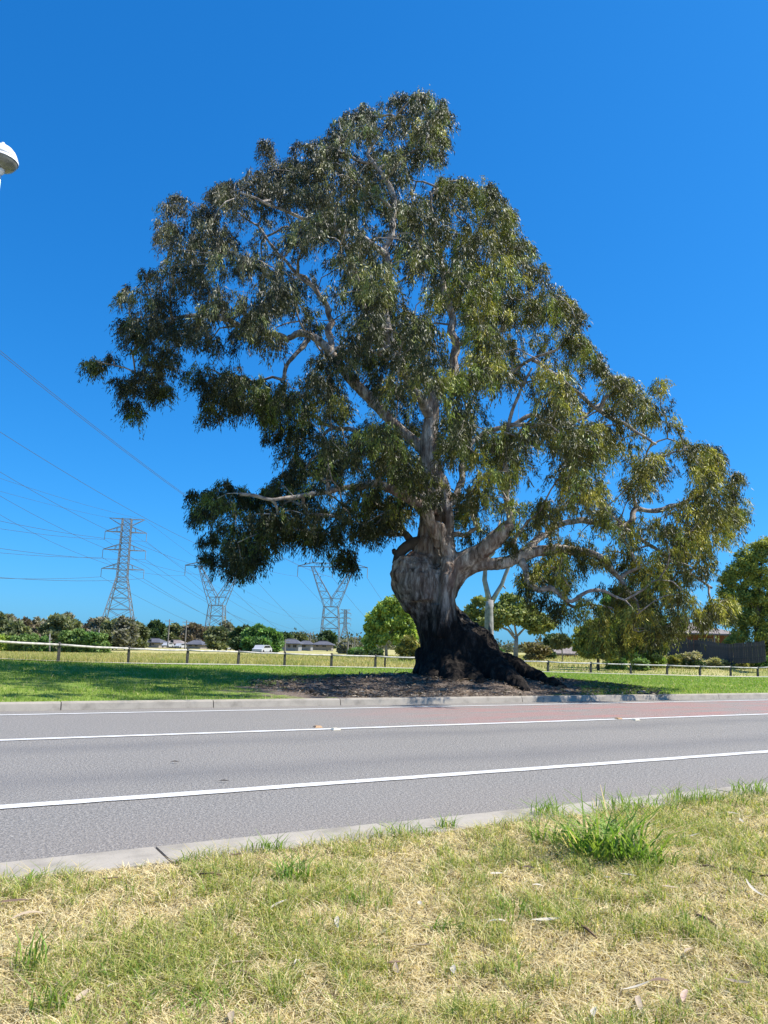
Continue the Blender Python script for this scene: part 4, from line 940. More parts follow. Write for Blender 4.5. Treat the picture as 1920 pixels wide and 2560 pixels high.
# utility poles
def upole(label, x, yt, yb, Dst, arm=True):
    b = P(x, yb, Dst); t = P(x, yt, Dst); h = t.z-b.z; r = empty('utility_pole', b); tag(r, label, 'pole', 'timber utility poles by the far houses')
    MB().tube([(0,0,-.3),(0,0,h)], [.19,.13], 8).build('shaft', M['pole'], r)
    if arm:
        a = MB().box((0,0,h-.5),(2.2,.12,.12),.5).build('crossarm', M['pole'], r)
        for x_ in (-.95,-.4,.4,.95): MB().lathe([(.03,0),(.07,.05),(.05,.14),(.02,.18)],(x_*math.cos(.5),x_*math.sin(.5),h-.43),8).build('insulator', M['insul'], r)
for a in [('utility pole with a leaning look at the right leg of tall pylon',326,1540,1613,200),('utility pole rising left of the brown-roofed house',419,1548,1617,205),('utility pole second right of the tall pylon beside the pale-roofed house',462,1551,1620,205),
          ('utility pole at the left of the dense green clump',601,1574,1625,180),('utility pole in front of the dense green clump centre',637,1575,1627,180),('thin utility pole in front of the dark grey house',712,1598,1627,170),
          ('thin utility pole above the small grey-roofed house',775,1580,1618,260),('short utility pole by the round purple-green bush',869,1603,1634,140),('thin distant utility pole right of the small far pylon',886,1590,1622,300)]: upole(*a)

# ------------------------------------------------------------------ pylons
def bars(m, A, B, r=0.12): m.tube([A, B], r, 4, False)
def lattice(m, lev, r=0.13, fine=True):
    """lev: list of (z, halfx, halfy, cx)"""
    for (z0, a0, b0, c0), (z1, a1, b1, c1) in zip(lev[:-1], lev[1:]):
        q0 = [(c0-a0,-b0,z0),(c0+a0,-b0,z0),(c0+a0,b0,z0),(c0-a0,b0,z0)]; q1 = [(c1-a1,-b1,z1),(c1+a1,-b1,z1),(c1+a1,b1,z1),(c1-a1,b1,z1)]
        for i in range(4):
            j = (i+1)%4; bars(m,q0[i],q1[i],r*1.5); bars(m,q1[i],q1[j],r); bars(m,q0[i],q1[j],r*.8); bars(m,q0[j],q1[i],r*.8)
def pylon_tall(label, cx, ybase, ytop, Dst, rz, cat='pylon'):
    b = P(cx, ybase, Dst); t = P(cx, ytop, Dst); H = t.z-b.z+0; k = H/45
    r = empty('tall_pylon', b, rz); tag(r, label, cat); m = MB(); R = 0.13*max(1, Dst/420)
    hw = lambda z: (6.6+(1.75-6.6)*z/24 if z < 24 else 1.75-(z-24)*0.01)
    lev = [(z*k, hw(z)*k, hw(z)*k, 0) for z in (0, 7.5, 12.5, 16.5, 20, 22.3, 24, 26.5, 29, 31.5, 34, 36.3, 38.5, 40.8, 43, 45)]
    lattice(m, lev, R); m.build('lattice_body', M['steel'], r); att = []
    for z, hl in ((26.8, 7.3), (33.7, 7.4), (40.2, 7.2)):
        for s in (-1, 1):
            m = MB()
            for y_ in (-1.2, 1.2):
                bars(m, (s*1.6*k, y_*k, z*k), (s*hl*k, 0, z*k), R*1.3); bars(m, (s*1.6*k, y_*k, (z+2.1)*k), (s*hl*k, 0, z*k), R)
                bars(m, (s*3.4*k, y_*.7*k, z*k), (s*3.0*k, y_*.7*k, (z+1.5)*k), R*.7)
            m.build('crossarm', M['steel'], r)
            MB().tube([(s*hl*k,0,z*k),(s*hl*k,0,(z-3.0)*k)], [R*.9, R*.9], 6).build('insulator', M['insul'], r)
            att.append(Matrix.Rotation(rz, 3, 'Z') @ Vector((s*hl*k, 0, (z-3.0)*k))+b)
    for s in (-1, 1):
        m = MB()
        for y_ in (-1.2, 1.2):
            bars(m, (s*1.2*k, y_*k, 44.9*k), (s*6.2*k, 0, 45.1*k), R); bars(m, (s*1.6*k, y_*k, 42.6*k), (s*6.2*k, 0, 45.1*k), R)
        m.build('crossarm', M['steel'], r); att.append(Matrix.Rotation(rz, 3, 'Z') @ Vector((s*6.2*k, 0, 45.1*k))+b)
    return r, att
def pylon_fork(label, cx, ybase, ytop, Dst, rz):
    b = P(cx, ybase, Dst); t = P(cx, ytop, Dst); H = t.z-b.z; k = H/36
    r = empty('forked_pylon', b, rz); tag(r, label, 'pylon', None); m = MB(); R = 0.14
    lattice(m, [(0,4.2*k,4.2*k,0),(4.5*k,3.9*k,3.9*k,0),(8.5*k,3.6*k,3.6*k,0),(13*k,3.3*k,3.2*k,0),(17.5*k,3.0*k,2.6*k,0)], R); m.build('lattice_body', M['steel'], r)
    for s in (-1, 1):
        m = MB(); zz = [17.5, 21, 24, 27.5, 31, 34.3]; n = len(zz); prev = None
        for i, z in enumerate(zz):
            f = i/(n-1); out = s*(3.0+6.2*f); inn = s*max(0.0, (-0.2+8.3*max(0,(z-20.5)/(34.3-20.5)))); w_ = 2.4*(1-f)+.7
            if i == 0: inn = -s*2.6*0
            q = [(out*k,-w_*k,z*k),(out*k,w_*k,z*k),(inn*k,-w_*k,z*k),(inn*k,w_*k,z*k)]
            bars(m,q[0],q[2],R*.8); bars(m,q[1],q[3],R*.8)
            if prev:
                for a, c in zip(prev, q): bars(m,a,c,R*1.3)
                bars(m,prev[0],q[2],R*.7); bars(m,prev[3],q[1],R*.7)
            prev = q
        m.build('fork_arm', M['steel'], r)
    m = MB(); L = 14.9
    for y_ in (-.7,.7):
        bars(m,(-L*k,0,34.4*k),(L*k,0,34.4*k),R*1.2); bars(m,(-L*k,y_*k,34.5*k),(-9*k,y_*k,36*k),R); bars(m,(L*k,y_*k,34.5*k),(9*k,y_*k,36*k),R); bars(m,(-9*k,y_*k,36*k),(9*k,y_*k,36*k),R*1.1)
        bars(m,(-9*k,y_*k,34.3*k),(9*k,y_*k,34.3*k),R)
    for i in range(-8, 9, 2): bars(m,(i*k,-.7*k,34.4*k),((i+1)*k,-.7*k,36*k),R*.6); bars(m,((i+1)*k,.7*k,36*k),((i+2)*k if i<8 else i*k,.7*k,34.4*k),R*.6)
    m.build('crossarm', M['steel'], r); att = []
    for x_ in (-L, 0, L):
        MB().tube([(x_*k,0,34.4*k),(x_*k,0,(34.4-4.4)*k)], R*1.2, 6).build('insulator', M['insul'], r); att.append(Matrix.Rotation(rz,3,'Z')@Vector((x_*k,0,30*k))+b)
    for s in (-1,1):
        m = MB(); bars(m,(s*8.6*k,0,36*k),(s*9.3*k,0,39*k),R*1.2); bars(m,(s*10*k,0,36*k),(s*9.3*k,0,39*k),R); m.build('earth_peak', M['steel'], r); att.append(Matrix.Rotation(rz,3,'Z')@Vector((s*9.3*k,0,39*k))+b)
    return r, att
p1, a1 = pylon_tall('tall lattice pylon with three pairs of arms above the left tree line', 291, 1613, 1297, 270, 0.18)
p4_, a4 = pylon_tall('small distant lattice pylon just right of the second forked pylon', 861, 1612, 1524, 1000, 0.15)
p2, a2 = pylon_fork('forked Y-shaped pylon half hidden by the low hanging leaves', 536, 1617, 1406, 330, -0.03)
p3, a3 = pylon_fork('forked Y-shaped pylon between the houses and the weeping tree', 824, 1622, 1408, 330, -0.03)
def wire(A, B, sag, label, r, n=26, twin=0.0):
    m = MB()
    for o_ in ((0,) if not twin else (-twin, twin)):
        pts = []
        for i in range(n+1):
            t = i/n; q = A.lerp(B, t); q = q+Vector((o_, 0, -4*sag*t*(1-t))); pts.append(q)
        m.tube(pts, r, 5)
    w_ = m.build('power_line', M['wire']); 
    c = A.copy(); w_.data.transform(Matrix.Translation(-c)); w_.location = c
    return tag(w_, label, 'power line', 'overhead power lines')
# tall line: towards the viewer's left (previous tower out of frame) and on to the small far tower
dirp = (Vector(p1.location)-Vector(p4_.location)); dirp.z = 0; dirp.normalize()
nm = ['lowest left', 'lowest right', 'middle left', 'middle right', 'upper left', 'upper right', 'top left', 'top right']
for i, a in enumerate(a1):
    B = a+dirp*330+Vector((0, 0, 4)); wire(a, B, 11 if i < 6 else 8, f'cable running left from the {nm[i]} arm of the tall lattice pylon', 0.05 if i < 6 else .035)
    wire(a, a4[i], 26 if i < 6 else 22, f'cable running right from the {nm[i]} arm of the tall lattice pylon', 0.05 if i < 6 else .035)
def wire_through(A, px, py, Yw, label, r, far=60, twin=0):
    """cable from A passing the measured pixel at distance Yw, then on out of frame"""
    Q = P(px, py, Yw); d = Q-A; t = 0.72; B = A+Vector((d.x/t, d.y/t, 0)); sag = 9
    B.z = (Q.z+4*sag*t*(1-t)-A.z*(1-t))/t; return wire(A, B, sag, label, r, twin=twin)
wire_through(a3[1], 0, 880, 95, 'thick twin cable sloping from the top left to the second forked pylon', .035, twin=.22)
wire_through(a3[0], 0, 1080, 125, 'cable sloping to the left arm of second forked pylon, below the twin cable', .04)
#wire_through(a3[2], 0, 700, 82, 'cable to the right arm of second forked pylon, hidden behind leaves', .04)
wire_through(a2[0], 0, 1287, 200, 'cable to the left arm of the half-hidden forked pylon', .045)
wire_through(a2[1], 0, 1240, 190, 'cable to the middle of the half-hidden forked pylon', .045)
wire_through(a2[2], 0, 1180, 175, 'cable to the right arm of the half-hidden forked pylon', .045)
for i, (x, y) in enumerate([(1000,1596),(1030,1594),(1062,1592)]):
    wire(a2[i], P(x-60, y, 900), 30, f'cable leaving the half-hidden forked pylon to the right, number {"lowest middle topmost".split()[i]}', .06)
    wire(a3[i], P(x+120, y, 900), 30, f'cable leaving the second forked pylon behind the trunk, {"left middle right".split()[i]} arm', .06)

# ------------------------------------------------------------------ street lamp at the left edge
lp = P(2, 404, 16.9); lb = Vector((lp.x, lp.y, zf(lp.x, lp.y)))
lamp = empty('street_lamp', lb); tag(lamp, 'white domed street lamp head cut by the left edge of the photo', 'street lamp'); hz = lp.z-lb.z
MB().tube([(0,0,-.3),(0,0,hz-.35)], [.09,.05], 12).build('pole', M['white'], lamp, True)
R_ = .395
MB().lathe([(R_*1.0,.0),(R_*1.0,.05),(R_*.955,.055),(R_*.95,.075),(R_*.97,.08),(R_*.93,.14),(R_*.80,.25),(R_*.6,.345),(R_*.36,.41),(R_*.12,.435),(.0,.44)],(0,0,hz),40).build('dome', M['white'], lamp, True)
MB().lathe([(.05,.42),(.06,.47),(.035,.51),(0,.515)],(0,0,hz),16).build('cap_knob', M['white'], lamp, True)
bw = MB().lathe([(R_*.97,.012),(R_*.93,-.06),(R_*.78,-.14),(R_*.5,-.20),(R_*.2,-.225),(0,-.23)],(0,0,hz),36).build('bowl', M['bowl'], lamp, True)
MB().lathe([(.045,-.36),(.10,-.30),(.12,-.22),(.06,-.2)],(0,0,hz),16).build('collar', M['white'], lamp, True)
# ------------------------------------------------------------------ grass
def blades(base, h, w, lean, bend, cols, segs=2):
    """tapered bent blades; base (n,3)"""
    n = len(base); az = rng.uniform(0, 2*np.pi, n); d = np.stack([np.cos(az), np.sin(az), np.zeros(n)], 1)
    sa_ = az+np.pi/2+rng.normal(0, .5, n); s = np.stack([np.cos(sa_), np.sin(sa_), np.zeros(n)], 1)
    up = np.array([0, 0, 1.0]); m = base+d*(lean*0.4*h)[:, None]+up*(h*0.55)[:, None]
    t = base+d*((lean+bend)*h)[:, None]+up*(h*(1-0.35*bend))[:, None]
    hw = (w/2)[:, None]
    V = np.stack([base-s*hw, base+s*hw, m+s*hw*.8, m-s*hw*.8, t+s*hw*.12, t-s*hw*.12], 1).reshape(-1, 3)
    i0 = np.arange(n)*6; F = np.concatenate([np.stack([i0, i0+1, i0+2, i0+3], 1), np.stack([i0+3, i0+2, i0+4, i0+5], 1)])
    return V, F, np.repeat(cols, 6, 0)
def vnoise(x, y, sc, seed):
    return np.array([noise.noise(Vector((a*sc, b*sc, seed))) for a, b in zip(x, y)])
STRAW = np.array([0.72, 0.57, 0.31]); STRAW2 = np.array([0.85, 0.75, 0.50]); OLV = np.array([0.46, 0.46, 0.11]); GRS = np.array([0.15, 0.26, 0.035]); BRN = np.array([0.22, 0.155, 0.085])
# near verge, denser close to the camera
def verge_pts(n, y0, y1):
    Yv = y0+(y1-y0)*rng.random(n)**1.25; X = Yv*rng.uniform(-.56, .60, n); t = X*N.x+Yv*N.y; s = X*U.x+Yv*U.y
    k = t < T_NEAR_BACK-0.005; return X[k], Yv[k], s[k], t[k]
NB = 300000
X, Yv, S, T = verge_pts(NB, 2.45, 12.5)
n = len(X); g1 = np.array([.55*noise.noise(Vector((a*1.1, b*1.1, 2)))+.75*noise.noise(Vector((a*3.1, b*3.1, 5)))+.8*noise.noise(Vector((a*8, b*8, 5))) for a, b in zip(X, Yv)])
zz = np.array([near_z(a, b) for a, b in zip(S, T)])
gf = np.clip(0.36+g1*1.7, 0, 1); ed = np.clip((T_NEAR_BACK-T)/0.25, 0, 1); gf *= 0.35+0.65*ed
isg = rng.random(n) < gf*0.70
h = np.where(isg, rng.uniform(.030, .085, n), rng.uniform(.014, .060, n))*(0.8+0.5*gf)
w_ = np.where(isg, rng.uniform(.0026, .0048, n), rng.uniform(.0024, .0055, n))*(0.8+Yv/9)
lean = np.where(isg, rng.uniform(.1, .7, n), rng.uniform(.5, 2.4, n)); bend = rng.uniform(.1, .8, n)
r_ = rng.random((n, 1)); green = OLV*(1-r_)+GRS*r_; dry = STRAW*(1-r_)+STRAW2*r_; dry = np.where(rng.random((n, 1)) < .17, BRN*.7, dry)
mixg = np.where(rng.random((n, 1)) < .65, green, OLV*.65+STRAW*.35)
cols = np.where(isg[:, None], mixg, dry)*rng.uniform(.8, 1.2, (n, 1))
V, F, C_ = blades(np.stack([X, Yv, zz-.002], 1), h, w_, lean, bend, cols)
o = mesh_obj('short_grass', V, F, M['grass'], cols=C_); tag(o, 'short half-dry yellow and green grass covering the near verge', 'grass', kind='stuff')
# dead thatch lying flat
n = 70000; X, Yv, S, T = verge_pts(n, 2.45, 10); n = len(X); zz = np.array([near_z(a, b) for a, b in zip(S, T)])
az = rng.uniform(0, 2*np.pi, n); dr = unit(np.stack([np.cos(az), np.sin(az), rng.normal(0, .22, n)], 1)); sd_ = unit(np.cross(dr, np.array([0, 0, 1.0])+rng.normal(0, .5, (n, 3))))
V, F = leaf_quads(np.stack([X, Yv, zz+rng.uniform(.004, .022, n)], 1), dr, sd_, rng.uniform(.025, .08, n), rng.uniform(.0025, .0055, n)*(0.8+Yv/9))
r_ = rng.random((n, 1)); cols = (STRAW*(1-r_)+STRAW2*r_)*rng.uniform(.45, 1.2, (n, 1))
o = mesh_obj('straw_thatch', V, F, M['grass'], cols=np.repeat(cols, 4, 0)); tag(o, 'matted dry straw lying flat between the near grass blades', 'grass', kind='stuff')
# green tufts (things)
def tuft(name, label, px, py, nb, hgt, spread, wid, z=KH+.02, colr=np.array([.16, .29, .04]), lean=1.0, group='green grass tufts on the near verge'):
    c = Pz(px, py, z); c.z = near_z(*ST(c)); n = int(nb*1.3); hgt *= 1.25; wid *= 1.25
    a = rng.uniform(0, 2*np.pi, n); r = spread*np.sqrt(rng.random(n)); b = np.stack([r*np.cos(a), r*np.sin(a)*.7, np.zeros(n)-.005], 1)
    h = rng.uniform(.45, 1.1, n)*hgt; ln = rng.uniform(.05, 1.0, n)*lean; bd = rng.uniform(.05, .7, n)
    r_ = rng.random((n, 1)); cols = (colr*(1-.4*r_)+OLV*.4*r_)*rng.uniform(.8, 1.3, (n, 1))
    dead_ = rng.random((n, 1)) < .10; cols = np.where(dead_, STRAW, cols)
    V, F, C_ = blades(b, h, np.full(n, wid)*rng.uniform(.7, 1.3, n), ln, bd, cols)
    o = mesh_obj(name, V, F, M['grass'], cols=C_); o.location = c; tag(o, label, 'grass tuft', group)
tuft('grass_tuft', 'largest tuft of long bright green blades on the right of verge', 1530, 2140, 190, .27, .26, .012, lean=1.5)
tuft('grass_tuft', 'long-bladed green tuft leaning from the left of the largest tuft', 1390, 2105, 60, .15, .16, .008, lean=1.3)
tuft('grass_tuft', 'small green tuft to the right of the largest tuft', 1635, 2165, 45, .15, .12, .008, lean=1.3)
tuft('grass_tuft', 'green tuft by the kerb above and left of centre', 670, 2120, 45, .10, .10, .006)
tuft('grass_tuft', 'upright bright green tuft below the kerb left of centre', 735, 2195, 70, .13, .12, .007)
tuft('grass_tuft', 'green tuft overhanging the kerb in the middle of the photo', 1010, 2080, 70, .09, .20, .006)
tuft('grass_tuft', 'small green tuft at the kerb right of the middle', 1115, 2060, 40, .09, .08, .006)
tuft('grass_tuft', 'green tuft at the kerb above the largest tuft', 1370, 2028, 60, .12, .14, .007)
tuft('grass_tuft', 'wide green tuft along the kerb right of the largest tuft', 1590, 2020, 120, .13, .35, .007)
tuft('grass_tuft', 'bright green tuft along the kerb near the right edge', 1760, 2000, 120, .13, .35, .007)
tuft('grass_tuft', 'green tuft at the kerb touching the right edge', 1895, 1980, 80, .14, .25, .007)
tuft('grass_tuft', 'tall thin blades standing at the left edge', 75, 2420, 16, .17, .07, .007, lean=.5)
tuft('grass_tuft', 'thin upright blades low at the left near the bottom', 120, 2530, 18, .13, .06, .006, lean=.5)
tuft('grass_tuft', 'loose green tuft in the left half below the dry patch', 330, 2440, 70, .07, .12, .005)
tuft('grass_tuft', 'soft green tuft at the bottom left of centre', 470, 2520, 90, .07, .16, .005)
tuft('grass_tuft', 'green tuft of thin upright blades at the centre right of verge', 1290, 2290, 60, .10, .14, .005, lean=.5)
tuft('grass_tuft', 'green tuft at the centre of the verge', 900, 2260, 70, .08, .16, .005, lean=.6)
tuft('grass_tuft', 'single upright blades low in the right half', 1290, 2440, 6, .11, .02, .006, lean=.3)
tuft('grass_tuft', 'small blue-green leafy tuft left of centre right patch', 1110, 2320, 30, .06, .08, .008)
tuft('grass_tuft', 'small tuft beside the dark twig on the right', 1725, 2310, 14, .08, .06, .006, lean=.6)
tuft('grass_tuft', 'thin green fringe on the kerb left of the upright tuft', 480, 2152, 40, .06, .10, .005)
tuft('grass_tuft', 'flat broad-leaved weed near the kerb at the far left', 65, 2205, 22, .06, .05, .016, lean=1.6)
# short-bladed kerb fringe
n = 9000; s = rng.uniform(-9, 16, n); t = T_NEAR_BACK-rng.normal(0.02, .04, n)+.05*np.array([noise.noise(Vector((a*2.2, 7, 1))) for a in s]); p = np.stack([s*U.x+t*N.x, s*U.y+t*N.y, np.full(n, KH-.005)], 1)
r_ = rng.random((n, 1)); k = np.array([noise.noise(Vector((a*1.4, 0, 3))) for a in s]) > -0.05
V, F, C_ = blades(p[k], rng.uniform(.03, .10, k.sum()), rng.uniform(.003, .006, k.sum()), rng.uniform(.2, 1.4, k.sum()), rng.uniform(.1, .8, k.sum()), (STRAW*(1-r_)+GRS*r_)[k])
o = mesh_obj('kerb_fringe_grass', V, F, M['grass'], cols=C_); tag(o, 'ragged grass fringe leaning over the near kerb', 'grass', kind='stuff')

# far verge mown grass, paddock grass
def scatter_far(n, y0, y1, test, xr=(-.56, .58)):
    Yv = y0+(y1-y0)*rng.random(n)**1.4; X = Yv*rng.uniform(*xr, n); t = X*N.x+Yv*N.y
    k = (t > T_FAR_BACK+.02) & test(X, Yv, t); return X[k], Yv[k], t[k]
def dirt_f(X, Y, t):
    dx = (X-TB.x+0.9)/5.2; dy = (t-ST(TB)[1]+1.2)/4.6; return np.sqrt(dx*dx+dy*dy)
X, Yv, t = scatter_far(230000, 13, 62, lambda a, b, c: (b < fence_y(a)+.3))
fd_ = dirt_f(X, Yv, t); nz = np.array([noise.noise(Vector((a*.9, b*.9, 1))) for a, b in zip(X, Yv)])
k = (fd_+nz*.35 > 1.0) & ~((Yv < fence_y(X)-1.15) & (Yv > fence_y(X)-3.9)); X, Yv, t, nz = X[k], Yv[k], t[k], nz[k]
n = len(X); print('lawn blades', n); r_ = np.clip(rng.random((n, 1))*.7+.3*nz[:, None]+.1, 0, 1)
cols = (np.array([.14, .27, .025])*(1-r_)+np.array([.29, .37, .065])*r_)*rng.uniform(.8, 1.2, (n, 1)); cols = np.where(rng.random((n, 1)) < .07, STRAW*.9, cols)
V, F, C_ = blades(np.stack([X, Yv, Zf(X, Yv)-.01], 1), rng.uniform(.03, .08, n)*(1+Yv/60), rng.uniform(.010, .018, n)*(Yv/26), rng.uniform(.1, .8, n), rng.uniform(.1, .7, n), cols)
o = mesh_obj('mown_grass', V, F, M['grass'], cols=C_); tag(o, 'green mown grass on the far verge between kerb and footpath', 'grass', kind='stuff')
X, Yv, t = scatter_far(120000, 34, 130, lambda a, b, c: b > fence_y(a)+.35)
n = len(X); nz = np.array([noise.noise(Vector((a*.25, b*.12, 1))) for a, b in zip(X, Yv)]); gr = np.clip((X/Yv-.10)*5, 0, 1)*np.clip((66-Yv)/6+1.0, .0, 1)
r_ = np.clip(.55+.5*nz+rng.normal(0, .2, n)-gr*.75, 0, 1)[:, None]
cols = (np.array([.16, .25, .04])*(1-r_)+np.array([.56, .44, .20])*r_)*rng.uniform(.75, 1.2, (n, 1))
hh = rng.uniform(.16, .42, n)*np.where(gr > .4, .5, 1)
V, F, C_ = blades(np.stack([X, Yv, Zf(X, Yv)-.02], 1), hh, rng.uniform(.02, .04, n)*(Yv/55), rng.uniform(.05, .5, n), rng.uniform(.1, .6, n), cols)
o = mesh_obj('paddock_grass', V, F, M['grass'], cols=C_); tag(o, 'tall dry yellow grass in the paddock behind the fence', 'grass', kind='stuff')

# bark litter and dead leaves under the big tree (too many to count)
n = 26000; a = rng.uniform(0, 2*np.pi, n); r = 1.25*np.sqrt(rng.random(n)); s0, t0 = ST(TB); S = s0-.9*U.x+r*np.cos(a)*5.2; T = t0-1.2+r*np.sin(a)*4.6
k = (T > T_FAR_BACK-.03); S, T = S[k], T[k]; n = len(S); X = S*U.x+T*N.x; Yv = S*U.y+T*N.y
az = rng.uniform(0, 2*np.pi, n); dr = unit(np.stack([np.cos(az), np.sin(az), rng.normal(0, .3, n)], 1)); sd_ = unit(np.cross(dr, np.array([0, 0, 1.0])+rng.normal(0, .5, (n, 3))))
L = rng.uniform(.05, .14, n)*np.where(rng.random(n) < .05, 2.4, 1)
V, F = leaf_quads(np.stack([X, Yv, Zf(X, Yv)+rng.uniform(.0, .06, n)], 1), dr, sd_, L, L*rng.uniform(.12, .3, n))
cc = np.array([(.08, .055, .04), (.20, .145, .10), (.36, .30, .23), (.13, .10, .08)])[rng.integers(0, 4, n)]*rng.uniform(.7, 1.3, (n, 1))
o = mesh_obj('bark_litter', V, F, M['dryleaf'], cols=np.repeat(cc, 4, 0)); tag(o, 'brown bark strips and dead leaves on the bare dirt under the big gum', 'leaf litter', kind='stuff')
# debris caught on the far kerb
def stick(name, label, pts, r, mat, cat, group=None):
    c = pts[0]; o = MB().tube([p-c for p in pts], r, 6).build(name, mat, None, True); o.location = c; tag(o, label, cat, group); return o
def kp(px, py, z): return Pz(px, py, z)
t_ = kp(1596, 1745, .03)
pile = empty('bark_pile', t_); tag(pile, 'small heap of dead branch and bark resting against the far kerb', 'debris')
for i in range(16):
    a = Vector((random.uniform(-.45, .55), random.uniform(-.12, .12), random.uniform(0, .10))); b = a+Vector((random.uniform(-.5, .5), random.uniform(-.1, .1), random.uniform(.0, .16))); md = (a+b)/2+Vector((0, 0, .07))
    MB().tube([a, md, b], [random.uniform(.012, .03)]*2+[.006], 5).build('bark_strip', M['bark_far'] if i % 3 else M['bark_dark'], pile, True)
stick('twig', 'small forked twig lying against the far kerb at the left', [kp(173, 1773, .01), kp(180, 1769, .03), kp(188, 1764, .06)], [.012, .014, .006], M['bark_dark'], 'twig')
# debris twigs on the near grass
def gstick(x0, y0, x1, y1, label, r=.006, mat='twig', lift=.035):
    a = kp(x0, y0, KH+lift); b = kp(x1, y1, KH+lift); m_ = (a+b)/2+Vector((0, 0, .01)); stick('twig', label, [a, m_, b], [r, r*1.1, r*.5], M[mat], 'twig', 'twigs fallen on the near verge')
gstick(1750, 2165, 1795, 2170, 'short dark twig right of the largest tuft'); gstick(1826, 2172, 1888, 2182, 'longer dark twig near the right edge beside the short one', .008)
gstick(1900, 2190, 1935, 2196, 'dark twig cut by the right edge'); gstick(1740, 2288, 1792, 2315, 'thick dark twig beside a small tuft in the right half', .009); gstick(1440, 2308, 1492, 2345, 'slender brown twig slanting in the middle right of grass', .006)
gstick(595, 2428, 645, 2455, 'brown twig in the lower left half of the grass', .006); gstick(500, 2185, 560, 2190, 'thin brown twig near the kerb left of centre', .005)
# fallen gum leaves, each a thing
def dleaf(px, py, ln, ang, col_, label, w=.022, curl=.5):
    curl = random.uniform(-.5, .35); ln *= .85 if py < 2400 else .62
    c = kp(px, py, KH+.05); c.z = near_z(*ST(c))+.04; nseg = 6; V = []; F = []
    for i in range(nseg+1):
        t = i/nseg; ww = w*math.sin(math.pi*min(1, max(.03, t*.97)))**.8; x = (t-.5)*ln; zc = -curl*ln*(t-.5)**2; yb = .05*ln*math.sin(math.pi*t)
        V += [(x, yb-ww/2, zc+ww*.25), (x, yb, zc), (x, yb+ww/2, zc+ww*.25)]
    for i in range(nseg): q = i*3; F += [(q, q+3, q+4, q+1), (q+1, q+4, q+5, q+2)]
    base = np.array(col_); cc = np.array([base*random.uniform(.85, 1.1) for _ in V])
    o = mesh_obj('fallen_leaf', np.array(V), F, M['dryleaf'], cols=cc, smooth=True); o.location = c; o.rotation_euler = (random.uniform(-.3, .3), random.uniform(-.2, .2), math.radians(ang))
    tag(o, label, 'leaf', 'dry gum leaves fallen on the near verge')
TAN = (.40, .31, .21); PL = (.52, .46, .36); BR = (.20, .13, .09); PK = (.46, .32, .25)
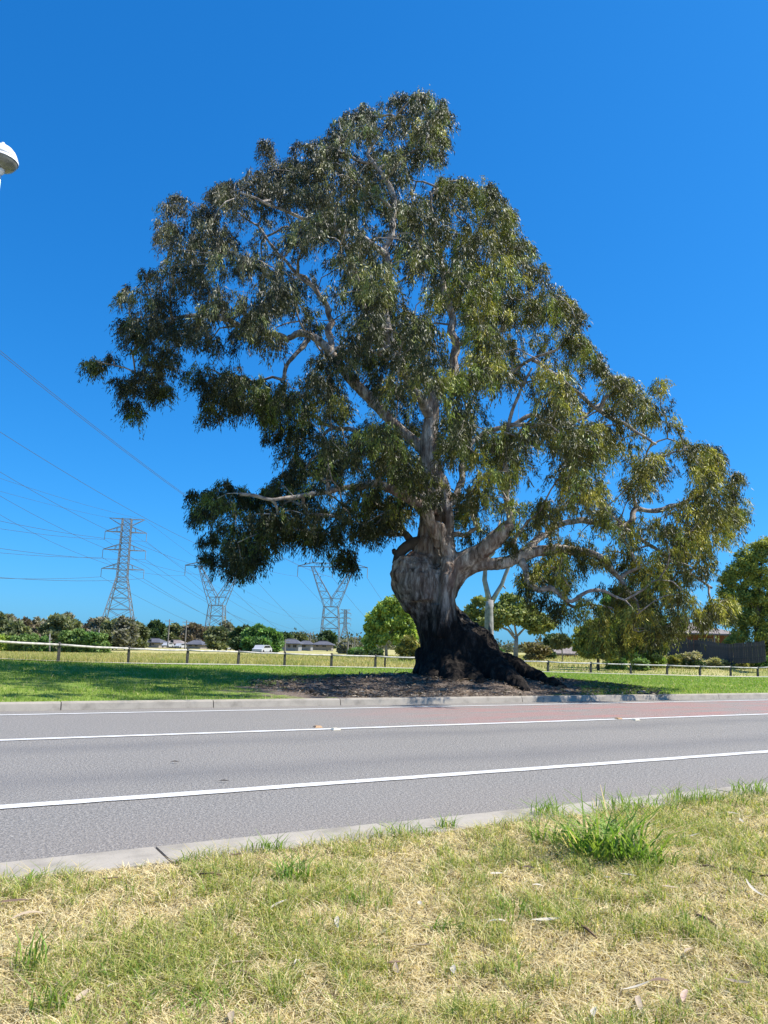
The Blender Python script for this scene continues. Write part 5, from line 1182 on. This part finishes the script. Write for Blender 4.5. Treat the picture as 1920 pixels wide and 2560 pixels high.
DL = [(1455,2248,.13,-15,PL,'pale leaf tipped up below and right of the centre tuft'),(1365,2300,.16,10,PL,'broad pale leaf left of the slender brown twig'),(1520,2193,.10,100,PL,'whitish curled leaf standing below the largest tuft'),(1570,2188,.11,-40,PL,'whitish leaf just right of the curled one below the largest tuft'),
 (1345,2212,.07,0,PL,'small white leaf scrap left below the largest tuft'),(1675,2219,.11,5,TAN,'tan leaf right of the whitish leaves'),(1665,2080,.16,-50,PL,'long pale leaf slanting right of the largest tuft'),(1725,2089,.16,8,PL,'pale leaf lying flat between the slanting leaf and the right edge'),
 (1855,2052,.12,80,PL,'pale upright leaf near the kerb at right'),(1880,2040,.13,20,TAN,'tan leaf beside the pale upright leaf at right'),(1830,2030,.12,-25,PL,'pale leaf closest to the kerb at the right'),(1892,2230,.22,100,PL,'long pale leaf near the right edge at twig height'),
 (1727,2370,.18,50,TAN,'broad tan leaf in the lower right grass'),(1712,2485,.17,60,PK,'pinkish leaf in the lower right corner area'),(1602,2500,.26,78,(.42,.33,.24),'longest grey-brown leaf low near the bottom right'),(1845,2455,.18,-55,TAN,'tan leaf slanting close to the bottom right corner'),
 (1488,2525,.16,70,PL,'pale curled leaf near the bottom edge right of centre'),(1590,2465,.20,15,PL,'straw-pale leaf above the longest grey-brown leaf'),(1650,2445,.13,5,BR,'dark brown leaf right of the straw-pale leaf'),(985,2400,.12,10,BR,'dark curled leaf at the lower centre left'),
 (993,2415,.15,95,TAN,'tan leaf below the dark curled leaf'),(1052,2358,.12,-30,TAN,'tan leaf left of the thin upright tuft'),(1245,2298,.11,10,PL,'pale leaf left of the broad pale leaf'),(1135,2415,.09,85,PL,'small white leaf in the lower middle'),
 (1240,2185,.10,25,PL,'small pale leaf by the dry patch in the middle'),(1050,2252,.05,90,PL,'white leaf scrap standing left of the middle'),(75,2280,.20,50,TAN,'long tan leaf at the left under the kerb'),(30,2250,.17,15,BR,'brown leaf at the far left near the kerb'),
 (695,2262,.13,50,PL,'pale leaf in the left half beside a green patch'),(760,2165,.09,80,PL,'pale leaf behind the upright bright green tuft'),(845,2300,.12,95,PL,'pale leaf at the centre of the left half grass'),(595,2405,.20,35,TAN,'long straw leaf above the brown twig'),
 (285,2462,.10,60,PL,'white curled leaf in the lower left'),(205,2490,.12,80,TAN,'tan leaf at the lower left'),(580,2545,.11,100,TAN,'tan leaf at the bottom edge left of centre'),(745,2400,.08,60,PL,'small white leaf right of the long straw leaf'),
 (275,2190,.12,0,BR,'thin dark leaf just below the near kerb at left'),(590,2130,.10,-10,BR,'dark leaf touching the kerb above the small tuft'),(1320,2165,.09,-30,BR,'brown leaf left of the largest tuft')]
for d in DL: dleaf(*d)
# leaf scraps and pebbles on the asphalt
for x, y, lab in ((437, 1904, 'tiny dark leaf on the asphalt left of centre'), (560, 1952, 'dark leaf on the asphalt near the middle line')):
    c = kp(x, y, .02); o = mesh_obj('fallen_leaf', np.array([(-.06, 0, 0), (0, .012, .012), (.06, 0, 0), (0, -.012, .005)]), [(0, 3, 2, 1)], M['dryleaf'], cols=np.tile((.07, .06, .05), (4, 1))); o.location = c; tag(o, lab, 'leaf')
# raised pavement markers beside the middle line
for x, y, m_, lab in ((794, 1817.5, 'reflo', 'orange and cream raised road marker above the lane line, left pair'), (839, 1823.5, 'reflw', 'cream raised road marker on the lane line, left pair'), (1546, 1797, 'reflo', 'raised road marker above the lane line, right pair'), (1589, 1799.5, 'reflw', 'cream raised road marker on the lane line, right pair')):
    c = kp(x, y, .01); r = empty('road_marker', (c.x, c.y, .004), RZ); tag(r, lab, 'road marker', 'raised reflective road markers')
    V = [(-.07, -.06, 0), (.07, -.06, 0), (.07, .06, 0), (-.07, .06, 0), (-.045, -.045, .028), (.045, -.045, .028), (.045, .045, .028), (-.045, .045, .028)]
    MB().add(V, [(0,3,2,1),(4,5,6,7),(0,1,5,4),(1,2,6,5),(2,3,7,6),(3,0,4,7)]).build('body', M[m_], r)
    MB().add([(.072, -.05, .004), (.072, .05, .004), (.048, .038, .026), (.048, -.038, .026)], [(0, 1, 2, 3)]).build('reflector_face', M['reflw'], r)
print('objects', len(D.objects))
